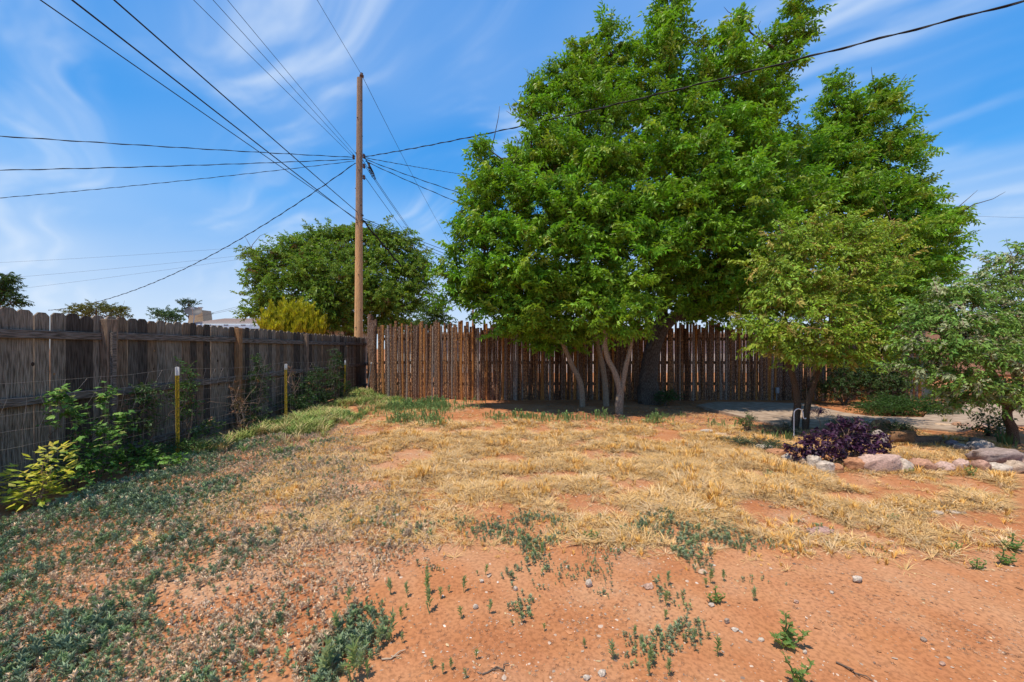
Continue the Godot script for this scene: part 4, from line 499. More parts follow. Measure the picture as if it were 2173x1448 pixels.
func leaf_tone(col: Color, vary: float, accent: Color, accent_share: float) -> Color:
	# pigment of one sprig, drawn at random; it does not depend on where the sprig sits
	if rng.randf() < accent_share:
		var a := rr(0.75, 1.2)
		return Color(accent.r * a, accent.g * a, accent.b * a)
	var tone := 1.0 + rr(-1, 1) * vary
	return Color(col.r * tone * (1.0 + rr(-0.12, 0.25) * vary * 3.0), col.g * tone, col.b * tone)

func foliage(parent: Node3D, called: String, lobes: Array, meshes: Array, mat: Material, density: float, col: Color, vary := 0.18, scale := 1.0, core := 0.5, rough := 0.28, accent := Color(0, 0, 0), accent_share := 0.0):
	var xf := []
	var cs := []
	for k in meshes.size():
		xf.append([])
		cs.append([])
	var o := parent.position
	for L in lobes:
		var c := Vector3(L[0], L[1], L[2]) - o
		var r := Vector3(L[3], L[4], L[5])
		var mean := (r.x + r.y + r.z) / 3.0
		var n := int(density * 12.6 * mean * mean * (L[6] if L.size() > 6 else 1.0)) + 3
		var off := rr(0, 100)
		for i in n:
			var dir := rdir()
			if dir.y < -0.35 and rng.randf() < 0.45:
				dir.y = -dir.y
			var rad := core + (1.04 - core) * sqrt(rng.randf())
			rad *= 1.0 + rough * 2.0 * noise.get_noise_3d(dir.x * 9 + off, dir.y * 9, dir.z * 9 + off * 2)
			var p := c + dir * r * rad
			var yaw := atan2(dir.x, dir.z) + rr(-0.9, 0.9)
			var bs := Basis(Vector3.UP, yaw) * Basis(Vector3.RIGHT, rr(-0.9, 0.7)) * Basis(Vector3.BACK, rr(-0.9, 0.9))
			bs = bs.scaled(Vector3.ONE * scale * rr(0.6, 1.25))
			var k := rng.randi() % meshes.size()
			xf[k].append(Transform3D(bs, p))
			cs[k].append(leaf_tone(col, vary, accent, accent_share))
	for k in meshes.size():
		if xf[k].size():
			scatter(called, meshes[k], mat, parent, xf[k], cs[k])

func curve(a: Vector3, b: Vector3, lift: float, wob: float, n := 6) -> Array:
	var out := []
	var off := rr(0, 90)
	var len := a.distance_to(b)
	for i in n:
		var t := i / (n - 1.0)
		var p := a.lerp(b, t) + Vector3.UP * lift * len * sin(PI * t)
		var e := sin(PI * t) * wob * len
		p += Vector3(noise.get_noise_2d(t * 30 + off, 1), noise.get_noise_2d(t * 30 + off, 50) * 0.6, noise.get_noise_2d(t * 30 + off, 99)) * e
		out.append(p)
	return out

func taper(n: int, a: float, b: float) -> Array:
	var out := []
	for i in n:
		out.append(lerpf(a, b, pow(i / (n - 1.0), 0.8)))
	return out

func limb(parent: Node3D, a: Vector3, b: Vector3, r0: float, r1: float, mat: Material, lift := 0.08, wob := 0.18, called := "limb", twigs := 0):
	var m := MB.new()
	var pts := curve(a, b, lift, wob, 7)
	m.tube(pts, taper(7, r0, r1), 7)
	for k in twigs:
		var i := 3 + k % 4
		var q: Vector3 = pts[i] + (rdir() + Vector3.UP * 0.4) * a.distance_to(b) * rr(0.18, 0.4)
		m.tube(curve(pts[i], q, 0.05, 0.2, 4), taper(4, r1 * 1.3 + (r0 - r1) * 0.12, r1 * 0.35), 5)
	put(called, m.mesh(), mat, parent)

func branch_to_lobes(parent: Node3D, nodes: Array, lobes: Array, r0: float, mat: Material, every := 1):
	var o := parent.position
	for k in range(0, lobes.size(), every):
		var L: Array = lobes[k]
		var c := Vector3(L[0], L[1], L[2]) - o
		var best: Vector3 = nodes[0]
		for q in nodes:
			if q.distance_to(c) - q.y * 0.25 + maxf(0, q.y - c.y) * 2.0 < best.distance_to(c) - best.y * 0.25 + maxf(0, best.y - c.y) * 2.0:
				best = q
		limb(parent, best, c + Vector3(0, L[4] * 0.3, 0), r0 * rr(0.7, 1.1), r0 * 0.22, mat, 0.05, 0.22, "limb", 5)

func trunk(parent: Node3D, pts: Array, radii: Array, mat: Material, called := "trunk", sides := 14):
	# pts relative to the thing's base; the surface is roughened along its length
	var m := MB.new()
	var fine := []
	var fr := []
	var n := pts.size()
	for i in n - 1:
		for s in 4:
			var t := s / 4.0
			var p0: Vector3 = pts[maxi(i - 1, 0)]
			var p3: Vector3 = pts[mini(i + 2, n - 1)]
			var p1: Vector3 = pts[i]
			fine.append(p1.cubic_interpolate(pts[i + 1], p0, p3, t))
			fr.append(lerpf(radii[i], radii[i + 1], t))
	fine.append(pts[n - 1])
	fr.append(radii[n - 1])
	m.tube(fine, fr, sides)
	for i in fine.size():
		for j in sides:
			var k := i * sides + j
			var d: Vector3 = m.v[k] - fine[i]
			m.v[k] = fine[i] + d * (1.0 + 0.22 * noise.get_noise_3d(d.normalized().x * 14 + parent.position.x * 30, fine[i].y * 12, d.normalized().z * 14))
	put(called, m.mesh(), mat, parent)

func V(a: Array) -> Vector3:
	return Vector3(a[0], a[1], a[2])

func rock_mesh(s: Vector3, sd: float, sharp: float, col: Color, flat_top := 0.0) -> ArrayMesh:
	var b := MB.new()
	var rows := 14
	var cols := 22
	var cuts := []
	for k in 9:
		var q := Vector3(noise.get_noise_2d(sd * 31 + k * 17, 5), noise.get_noise_2d(sd * 31 + k * 17, 55) + 0.12, noise.get_noise_2d(sd * 31 + k * 17, 105)).normalized()
		cuts.append([q, 0.74 + 0.2 * absf(noise.get_noise_2d(sd * 11 + k * 23, 9)) * 2.0])
	for i in rows + 1:
		var a := PI * i / rows
		for j in cols:
			var f := TAU * j / cols
			var d := Vector3(sin(a) * cos(f), cos(a), sin(a) * sin(f))
			var q := Vector3(signf(d.x) * pow(absf(d.x), sharp), signf(d.y) * pow(absf(d.y), sharp), signf(d.z) * pow(absf(d.z), sharp))
			for cut in cuts:
				var over: float = q.dot(cut[0]) - cut[1]
				if over > 0: q -= cut[0] * over * 0.9
			var n := 1.0 + 0.22 * noise.get_noise_3d(d.x * 8 + sd * 13.7, d.y * 8 + sd, d.z * 8) + 0.07 * noise.get_noise_3d(d.x * 26 + sd * 3.1, d.y * 26, d.z * 26 + sd)
			var p := q * n * 0.5 * s
			if flat_top > 0 and p.y > s.y * 0.5 * (1 - flat_top): p.y = s.y * 0.5 * (1 - flat_top) + (p.y - s.y * 0.5 * (1 - flat_top)) * 0.25
			b.v.append(p + Vector3.UP * s.y * 0.34)
			var g := 1.0 + 0.5 * noise.get_noise_3d(d.x * 15, d.y * 15 + sd * 5, d.z * 15)
			b.c.append(Color(col.r * g, col.g * g, col.b * g))
	for i in rows:
		for j in cols:
			var a := i * cols + j
			var c2 := i * cols + (j + 1) % cols
			b.idx.append_array([a, c2, c2 + cols, a, c2 + cols, a + cols])
	var k := 0
	while k < b.idx.size():
		var a := b.v[b.idx[k]]
		var n := (b.v[b.idx[k + 2]] - a).cross(b.v[b.idx[k + 1]] - a)
		if n.dot((a + b.v[b.idx[k + 1]] + b.v[b.idx[k + 2]]) / 3.0 - Vector3.UP * s.y * 0.34) < 0:
			var t := b.idx[k + 1]
			b.idx[k + 1] = b.idx[k + 2]
			b.idx[k + 2] = t
		k += 3
	return b.mesh()

# ---------------------------------------------------------------- sky

func sky_picture() -> Texture2D:
	var w := 1792
	var h := 896
	var im := Image.create(w, h, false, Image.FORMAT_RGBF)
	var f := FastNoiseLite.new()
	f.noise_type = FastNoiseLite.TYPE_SIMPLEX_SMOOTH
	f.seed = 11
	f.frequency = 1.0
	f.fractal_octaves = 6
	f.fractal_gain = 0.55
	var f2 := FastNoiseLite.new()
	f2.noise_type = FastNoiseLite.TYPE_SIMPLEX_SMOOTH
	f2.seed = 77
	f2.frequency = 1.0
	f2.fractal_octaves = 3
	for y in h:
		var up := PI * (0.5 - (y + 0.5) / h)
		var e := sin(up)
		var t := clampf(e, 0, 1)
		var zen := Color(0.016, 0.205, 0.66)
		var mid := Color(0.085, 0.365, 0.83)
		var hor := Color(0.66, 0.77, 0.88)
		var base := zen
		if t < 0.32:
			base = hor.lerp(mid, pow(t / 0.32, 0.95))
		else:
			base = mid.lerp(zen, pow((t - 0.32) / 0.68, 0.6))
		if e < 0:
			base = Color(0.4, 0.32, 0.26)
		for x in w:
			var c := base
			if e >= 0:
				var a := TAU * (x + 0.5) / w
				var cx := sin(a) * cos(up) / (e + 0.16)
				var cz := -cos(a) * cos(up) / (e + 0.16)
				var px := cx * 0.82 + cz * 0.57
				var pz := -cx * 0.57 + cz * 0.82
				var q := f2.get_noise_2d(px * 0.6, pz * 0.6)
				var s := f.get_noise_2d(px * 0.45 + q * 0.5, pz * 1.3 + q * 0.35)
				var s2 := f.get_noise_2d(px * 0.9 + 40 + q * 0.7, pz * 7.0 + 9 + q * 2.0)
				var k := clampf((s + 0.3) * 1.15, 0, 1) * clampf(0.55 + s2 * 0.95, 0.2, 1)
				k = k * k * (3 - 2 * k) * 0.5 + clampf(0.04 + 0.25 * q, 0, 0.14)
				c = base.lerp(Color(0.72, 0.81, 0.92), clampf(k, 0, 0.8))
			im.set_pixel(x, y, c)
	return ImageTexture.create_from_image(im)

# ---------------------------------------------------------------- the scene

func _ready():
	rng.seed = 4711
	noise.seed = 9
	noise.noise_type = FastNoiseLite.TYPE_SIMPLEX_SMOOTH
	noise.frequency = 0.35
	noise.fractal_octaves = 2
	# camera: 1.45 m above the yard, level, lens shifted a little upward
	var cam := Camera3D.new()
	cam.name = "camera"
	cam.projection = Camera3D.PROJECTION_FRUSTUM
	cam.near = 0.05
	cam.far = 2000.0
	cam.size = 2.0 * 0.05 * 724.0 / 850.0
	cam.frustum_offset = Vector2(0, 0.05 * 16.0 / 850.0)
	cam.position = Vector3(0, 1.45, 0)
	add_child(cam)
	cam.current = true
	var env := Environment.new()
	env.background_mode = Environment.BG_SKY
	var pm := PanoramaSkyMaterial.new()
	pm.panorama = sky_picture()
	var sk := Sky.new()
	sk.sky_material = pm
	env.sky = sk
	env.background_energy_multiplier = 1.0
	env.tonemap_mode = Environment.TONE_MAPPER_LINEAR
	env.tonemap_exposure = 1.12
	env.sdfgi_enabled = true
	env.ssao_enabled = true
	env.ssil_enabled = true
	var we := WorldEnvironment.new()
	we.name = "world_environment"
	we.environment = env
	add_child(we)
	var sun := DirectionalLight3D.new()
	sun.name = "sun"
	sun.light_color = Color(1.0, 0.95, 0.88)
	sun.light_energy = 1.5
	sun.light_angular_distance = 0.5
	sun.shadow_enabled = true
	add_child(sun)
	sun.look_at_from_position(Vector3.ZERO, Vector3(0.28, -1.0, -0.26))
	materials()
	ground()
	path()
	board_fence()
	pole_fence()
	houses()
	utility()
	trees()
	shrubs()
	wire_fence()
	bed()
	plants_by_fence()
	cover()
	loose()

func ground():
	var xs := []
	var zs := []
	var x := -6.0
	while x < 12.0:
		xs.append(x)
		x += 0.07
	var z := -12.5
	while z < 1.0:
		zs.append(z)
		z += 0.07
	var step := 0.2
	var a: float = xs[0]
	var b: float = xs[-1]
	var c: float = zs[0]
	var e: float = zs[-1]
	for i in 24:
		a -= step; b += step; c -= step; e += step
		xs.push_front(a); xs.append(b); zs.push_front(c); zs.append(e)
		step *= 1.33
	var m := MB.new()
	var orange := Color(0.445, 0.19, 0.083)
	var pale := Color(0.50, 0.255, 0.13)
	var red := Color(0.37, 0.145, 0.062)
	var grey := Color(0.47, 0.295, 0.18)
	for zz in zs:
		for xx in xs:
			m.v.append(Vector3(xx, gh(xx, zz), zz))
			var n1 := noise.get_noise_2d(xx * 1.3, zz * 1.3 + 50)
			var n2 := noise.get_noise_2d(xx * 6.0 + 9, zz * 6.0)
			var col := orange.lerp(pale, clampf(n1 * 1.1 + n2 * 0.7 + 0.12, 0, 1))
			col = col.lerp(red, clampf(-n1 * 1.0 - n2 * 0.8 - 0.1, 0, 0.7))
			if -zz < 14 and -zz > -3:
				col = col.lerp(grey, 0.6 * dead_cover(xx, -zz) * clampf(0.5 + n2 * 2, 0, 1))
			m.c.append(col)
	var w := xs.size()
	for j in zs.size() - 1:
		for i in w - 1:
			var p := j * w + i
			m.idx.append_array([p, p + 1, p + w + 1, p, p + w + 1, p + w])
	# z grows with j: seen from above, (x,z) -> (x+,z) -> (x+,z+) runs clockwise
	tag(put("ground", m.mesh(), M.soil), "bare orange sandy soil of the yard", "", "", "structure")

func path():
	var poly := PackedVector2Array()
	for p in PATH: poly.append(Vector2(p[0], p[1]))
	var tris := Geometry2D.triangulate_polygon(poly)
	var m := MB.new()
	var top := 0.03
	for k in range(0, tris.size(), 3):
		var q := [poly[tris[k]], poly[tris[k + 1]], poly[tris[k + 2]]]
		var a := Vector3(q[0].x, top, q[0].y)
		var b := Vector3(q[1].x, top, q[1].y)
		var c := Vector3(q[2].x, top, q[2].y)
		if (c - a).cross(b - a).y < 0: m.tri(a, c, b)
		else: m.tri(a, b, c)
	for i in poly.size():
		var a := poly[i]
		var b := poly[(i + 1) % poly.size()]
		m.quad(Vector3(a.x, top, a.y), Vector3(b.x, top, b.y), Vector3(b.x, -0.1, b.y), Vector3(a.x, -0.1, a.y))
	tag(put("path", m.mesh(true), M.concrete), "grey concrete path curving behind the stone bed", "", "", "structure")

func board_fence():
	# boards on the far side, rails and posts towards the yard; runs along z at x = -4.78
	var f := thing("board_fence", "weathered grey brown board fence with dog-eared pickets and square posts", "fence", Vector3(-5.092, 0, -14.05), "", 0.0253)
	var wid := 0.139
	var variants := []
	for k in 6:
		var h := 1.80 + [0.0, 0.01, -0.008, 0.014, 0.006, -0.012][k] as float
		var m := MB.new()
		var e := 0.03 + 0.004 * (k % 3)
		m.prism([Vector2(-wid / 2, 0), Vector2(wid / 2, 0), Vector2(wid / 2, h - e), Vector2(wid / 2 - e, h), Vector2(-wid / 2 + e, h), Vector2(-wid / 2, h - e)], Vector3.ZERO, Vector3(0, 0, 1), Vector3.UP, Vector3(1, 0, 0), 0.017)
		variants.append(m.mesh(true))
	var z := 0.1
	while z < 13.4:
		var p := put("picket", variants[rng.randi() % 6], M["picket%d" % (rng.randi() % 5)], f, Vector3(-0.009 + rr(-0.003, 0.003), 0.03, z))
		p.rotation = Vector3(rr(-0.006, 0.006), rr(-0.03, 0.03), 0)
		p.scale.z = rr(0.985, 1.02)
		z += 0.1445
	# posts in step with the photograph's spacing (thing-local z)
	var posts := []
	for zw in [-12.03, -9.57, -7.11, -4.77, -2.35]:
		posts.append(zw + 14.05)
	for i in posts.size():
		var m := MB.new()
		var h: float = [1.52, 1.80, 1.815, 1.80, 1.80][i]
		var amber := i == 2
		m.box(Vector3(0, h / 2 - 0.04, 0), Vector3(0.092, h + 0.08, 0.092 if i != 3 else 0.135), Color.WHITE, 0.006)
		put("post", m.mesh(true), M.post_amber if amber else M.post_grey, f, Vector3(0.055, 0, posts[i]))
		if amber:
			f.get_child(-1).set_meta("label", "fresh orange toned square post")
		if i == 3:
			# the second board of the doubled post
			var q := MB.new()
			q.box(Vector3(0, 0.92, 0), Vector3(0.04, 1.45, 0.05), Color.WHITE, 0.004)
			put("brace", q.mesh(true), M.rail, f, Vector3(0.123, 0, posts[i] + 0.025))
	var ends := [0.02] + posts + [13.4]
	for i in ends.size() - 1:
		var a: float = ends[i] + (0.05 if i > 0 else 0.0)
		var b: float = ends[i + 1] - (0.05 if i < ends.size() - 2 else 0.0)
		if i == 3: b -= 0.02
		if i == 4: a += 0.02
		for y in [0.20, 0.92, 1.60]:
			var m := MB.new()
			m.box(Vector3.ZERO, Vector3(0.036, 0.088, b - a), Color.WHITE, 0.005, Basis(Vector3.RIGHT, rr(-0.004, 0.004)))
			put("rail", m.mesh(true), M.rail, f, Vector3(0.021, y + rr(-0.012, 0.012), (a + b) / 2))
	# dark knots scattered over the boards
	for k in 46:
		var m := MB.new()
		var r := rr(0.008, 0.017)
		m.tube([Vector3(-0.004, 0, 0), Vector3(0.001, 0, 0)], [r, r * 0.85], 9)
		var o := put("knot", m.mesh(true), M.knot, f, Vector3(0.0035, rr(0.3, 1.72), rr(1.5, 12.8)))
		o.scale.y = rr(1.0, 1.8)
	# knots that show pale on the nearer boards
	for k in [[1.18, 9.82], [1.42, 8.6], [0.78, 9.85], [1.1, 8.0], [1.2, 9.2]]:
		var m := MB.new()
		m.tube([Vector3(-0.002, 0, 0), Vector3(0.003, 0, 0)], [0.014, 0.012], 9)
		put("knot", m.mesh(true), M.post_amber, f, Vector3(0.0015, k[0], k[1]))

func pole_fence():
	var f := thing("pole_fence", "tall fence of upright bark-covered poles closing the back of the yard", "fence", Vector3(-3.8, 0, -11.3))
	var meshes := []
	for k in 12:
		var r := [0.030, 0.034, 0.036, 0.039, 0.029, 0.035, 0.040, 0.032, 0.038, 0.034, 0.030, 0.042][k] as float
		var h := [2.16, 2.05, 2.10, 2.2, 2.03, 2.12, 2.08, 2.15, 2.0, 2.18, 2.11, 2.07][k] as float
		var m := MB.new()
		var pts := []
		var rad := []
		var bx := rr(-0.012, 0.012)
		for i in 6:
			var t := i / 5.0
			pts.append(Vector3(bx * sin(t * PI) * 1.3 + rr(-0.002, 0.002), -0.1 + (h + 0.1) * t, 0.01 * sin(t * 5.0 + k)))
			rad.append(r * (1.0 - 0.06 * t) * rr(0.96, 1.05))
		m.tube(pts, rad, 9)
		meshes.append([m.mesh(), r])
	var x := 0.0
	var i := 0
	while x < 15.4:
		var k := rng.randi() % 12
		var r: float = meshes[k][1]
		x += r
		var kind := [0, 0, 1, 2, 1, 3, 4, 5, 0, 2, 5, 1, 4, 3][rng.randi() % 14] as int
		var p := put("pole", meshes[k][0], M["barkpole%d" % kind], f, Vector3(x, 0, rr(-0.032, 0.032)))
		p.rotation = Vector3(rr(-0.012, 0.012), rr(0, TAU), rr(-0.006, 0.006))
		p.scale.y = rr(0.985, 1.02)
		x += r - (rr(0.007, 0.013) if rng.randf() < (0.992 if x < 4.5 else 0.98) else rr(-0.009, 0.0))
		i += 1
	# the short return towards the board fence, with taller poles
	for j in 32:
		var t := (j + 1) / 32.0
		var k := rng.randi() % 12
		var p := put("pole", meshes[k][0], M["barkpole%d" % [4, 5, 0][j % 3]], f, Vector3(-1.12 * t - 0.05, 0, -2.6 * t))
		p.rotation = Vector3(rr(-0.015, 0.015), rr(0, TAU), rr(-0.015, 0.015))
		p.scale = Vector3(1.3, 1.04 + 0.16 * t + rr(-0.03, 0.05), 1.3)
	for y in [0.45, 1.05, 1.72]:
		for s in 6:
			var m := MB.new()
			m.box(Vector3(1.28, 0, 0), Vector3(2.56, 0.085, 0.045), Color.WHITE, 0.005)
			put("stringer", m.mesh(true), M.picket3, f, Vector3(0.02 + 2.56 * s, y, -0.1))
	var m2 := MB.new()
	m2.box(Vector3.ZERO, Vector3(0.09, 0.16, 0.06), Color.WHITE, 0.008)
	var bx2 := thing("electrical_box", "small grey electrical box fixed to the dark pole fence", "box", Vector3(7.42, 0.28, -11.2))
	put("cover", m2.mesh(true), M.box_grey, bx2)
	var m3 := MB.new()
	m3.tube([Vector3(0, -0.3, -0.03), Vector3(0, -0.08, -0.03)], [0.012, 0.012], 8)
	put("conduit", m3.mesh(), M.box_grey, bx2)
	var pipe := thing("metal_pipe", "thin grey metal pipe leaning in the fence corner", "pipe", Vector3(-4.32, gh(-4.32, -11.9), -11.9))
	var m4 := MB.new()
	m4.tube([Vector3(0, -0.05, 0), Vector3(0.06, 0.4, -0.02), Vector3(0.13, 0.86, -0.03)], [0.015, 0.015, 0.015], 8)
	put("shaft", m4.mesh(), M.galvanised, pipe)
	var m5 := MB.new()
	m5.tube([Vector3(0.13, 0.86, -0.03), Vector3(0.135, 0.90, -0.03)], [0.021, 0.02], 8)
	put("cap", m5.mesh(), M.white_paint, pipe)

func houses():
	# low house beyond the board fence
	var h := thing("flat_roof_house", "low tan house with pale metal roof edge and stucco chimney behind board fence", "house", Vector3(-19.8, 0, -32))
	var m := MB.new()
	m.box(Vector3(0, 1.5, -4), Vector3(12, 3.0, 8), Color.WHITE)
	put("wall", m.mesh(true), M.stucco_tan, h)
	m = MB.new()
	m.box(Vector3(0, 3.19, -4), Vector3(13, 0.38, 9), Color.WHITE, 0.02)
	var roof := put("roof", m.mesh(true), M.roof_metal, h)
	m = MB.new()
	m.prism([Vector2(-6.4, 0), Vector2(6.4, 0), Vector2(1, 0.45), Vector2(-3, 0.45)], Vector3(0, 3.39, -4), Vector3.RIGHT, Vector3.UP, Vector3.BACK, 8.5)
	put("roof_deck", m.mesh(true), M.roof_gravel, roof)
	m = MB.new()
	m.box(Vector3(0, 2.94, 0.5), Vector3(12.6, 0.10, 0.06), Color.WHITE)
	put("fascia", m.mesh(true), M.dark_trim, h)
	var ch := MB.new()
	ch.prism([Vector2(-0.72, 0), Vector2(0.62, 0), Vector2(0.45, 1.15), Vector2(-0.40, 1.05), Vector2(-0.55, 0.75)], Vector3(-5.75, 3.42, -0.9), Vector3.RIGHT, Vector3.UP, Vector3.BACK, 1.0)
	var chim := put("chimney", ch.mesh(true), M.stucco_tan, h)
	var cp := MB.new()
	cp.tube([Vector3(-5.8, 4.5, -0.9), Vector3(-5.8, 4.78, -0.9), Vector3(-5.8, 4.79, -0.9), Vector3(-5.8, 4.86, -0.9)], [0.11, 0.11, 0.2, 0.16], 12)
	put("flue_cap", cp.mesh(), M.galvanised, chim)
	for k in 9:
		var b := MB.new()
		b.box(Vector3(-5.4 + 1.35 * k, 3.31, 0.505), Vector3(0.35, 0.06, 0.03), Color.WHITE)
		put("scupper", b.mesh(true), M.dark_trim, h)
	# dish on the roof edge
	var d := thing("satellite_dish", "dark grey satellite dish standing above the board fence by the chimney", "dish", Vector3(-25.2, 3.38, -31.65))
	var r := 0.55
	var dm := MB.new()
	var rings := 5
	var seg := 20
	var tilt := Basis(Vector3.UP, 0.6) * Basis(Vector3.RIGHT, -0.75)
	for i in rings + 1:
		for j in seg:
			var q := r * i / rings
			dm.v.append(tilt * Vector3(q * cos(TAU * j / seg), q * sin(TAU * j / seg) * 0.9, q * q * 0.35) + Vector3(0, 0.95, 0))
			dm.c.append(Color.WHITE)
	for i in rings:
		for j in seg:
			var a := i * seg + j
			var b := i * seg + (j + 1) % seg
			dm.idx.append_array([a, a + seg, b + seg, a, b + seg, b])
	put("reflector", dm.mesh(), M.dish_grey, d)
	dm = MB.new()
	dm.tube([Vector3(0, -0.05, 0), Vector3(0, 0.75, -0.12), tilt * Vector3(0, 0, -0.06) + Vector3(0, 0.95, 0)], [0.035, 0.035, 0.05], 8)
	put("mast", dm.mesh(), M.galvanised, d)
	dm = MB.new()
	dm.tube([tilt * Vector3(0, -0.5, 0.1) + Vector3(0, 0.95, 0), tilt * Vector3(0, -0.3, 0.62) + Vector3(0, 0.95, 0)], [0.02, 0.02], 6)
	dm.box(tilt * Vector3(0, -0.28, 0.66) + Vector3(0, 0.95, 0), Vector3(0.14, 0.14, 0.2), Color.WHITE)
	put("feed_arm", dm.mesh(), M.galvanised, d)
	# white shed roof that just clears the boards
	var s := thing("garden_shed", "small shed with white metal roof just clearing the board fence", "shed", Vector3(-7.05, 0, -12.6))
	m = MB.new()
	m.box(Vector3(0, 0.9, 0), Vector3(1.7, 1.8, 1.6), Color.WHITE)
	put("wall", m.mesh(true), M.stucco_pale, s)
	m = MB.new()
	m.prism([Vector2(-0.95, 0), Vector2(0.95, 0), Vector2(0.95, 0.04), Vector2(-0.95, 0.14)], Vector3(0, 1.81, 0), Vector3.RIGHT, Vector3.UP, Vector3.BACK, 1.8)
	put("roof", m.mesh(true), M.roof_metal, s)
	# pale house behind the pole fence, glimpsed through its gaps
	var p := thing("pale_house", "pale stucco house glimpsed through gaps of the pole fence", "house", Vector3(4.0, 0, -24))
	m = MB.new()
	m.box(Vector3(0, 1.15, -3), Vector3(22, 2.3, 6), Color.WHITE)
	put("wall", m.mesh(true), M.stucco_pale, p)
	m = MB.new()
	m.box(Vector3(0, 2.36, -3), Vector3(22.6, 0.12, 6.6), Color.WHITE)
	put("roof", m.mesh(true), M.roof_gravel, p)
	var q := thing("adobe_house", "reddish stucco house behind the silvery apple tree", "house", Vector3(27.5, 0, -20.5))
	m = MB.new()
	m.box(Vector3(0, 1.5, -3), Vector3(8, 3.0, 6), Color.WHITE, 0.12)
	put("wall", m.mesh(true), M.stucco_red, q)
	m = MB.new()
	m.box(Vector3(0, 3.06, -3), Vector3(8.3, 0.16, 6.3), Color.WHITE, 0.04)
	put("parapet", m.mesh(true), M.stucco_red, q)

func utility_pole(at: Vector3, height: float, r0: float, r1: float, label: String, two_tone: bool) -> Node3D:
	var t := thing("utility_pole", label, "utility pole", at)
	var m := MB.new()
	var pts := []
	var rad := []
	for i in 29:
		pts.append(Vector3(0.05 * i / 28.0, -0.2 + (height + 0.2) * i / 28.0, 0))
		rad.append(lerpf(r0, r1, i / 28.0))
	m.tube(pts, rad, 24)
	for k in m.v.size():
		var p := m.v[k]
		var a := atan2(p.x - 0.05 * p.y / height, p.z)
		var lim := 5.7 + 1.6 * noise.get_noise_2d(a * 14, 3.0)
		var g := 0.9 + 0.35 * noise.get_noise_2d(a * 30, p.y * 0.8)
		m.c[k] = (Color(0.92, 0.53, 0.24) if two_tone and p.y < lim else Color(0.46, 0.325, 0.225)) * g
	put("shaft", m.mesh(), M.pole_wood, t)
	return t

func spool(parent: Node3D, p: Vector3, axis: Vector3, s := 1.0):
	var m := MB.new()
	var pts := []
	for i in 6: pts.append(p + axis * (i - 2.5) * 0.022 * s)
	m.tube(pts, [0.04 * s, 0.055 * s, 0.035 * s, 0.035 * s, 0.055 * s, 0.04 * s], 10)
	put("insulator", m.mesh(), M.porcelain, parent)
	m = MB.new()
	m.tube([p - axis * 0.09 * s, p + axis * 0.09 * s], [0.012, 0.012], 6)
	m.box(p + Vector3(0, 0.065 * s, 0), Vector3(0.05, 0.012, 0.09), Color.WHITE)
	m.box(p + Vector3(0, -0.065 * s, 0), Vector3(0.05, 0.012, 0.09), Color.WHITE)
	put("bracket", m.mesh(true), M.iron, parent)

func cable(a: Vector3, b: Vector3, sag: float, r: float, label: String, group: String, mat: Material, wrapped := 0.0, n := 28):
	# a hanging line between two points; wrapped: a second strand wound about it
	var t := thing("overhead_cable", label, "cable", a, group)
	var pts := []
	var rad := []
	for i in n:
		var k := i / (n - 1.0)
		pts.append((b - a) * k + Vector3.DOWN * sag * 4.0 * k * (1 - k))
		rad.append(r)
	var m := MB.new()
	m.tube(pts, rad, 6)
	put("conductor", m.mesh(), mat, t)
	if wrapped > 0:
		var q := []
		var qr := []
		var len := a.distance_to(b)
		var cnt := mini(int(len / wrapped * 8), 600)
		for i in cnt:
			var k := i / (cnt - 1.0)
			var ph := k * len / wrapped * TAU
			var side := (b - a).cross(Vector3.UP).normalized()
			q.append((b - a) * k + Vector3.DOWN * sag * 4.0 * k * (1 - k) + (side * cos(ph) + Vector3.UP * sin(ph)) * r * 1.5)
			qr.append(r * 0.8)
		m = MB.new()
		m.tube(q, qr, 5)
		put("strand", m.mesh(), mat, t)

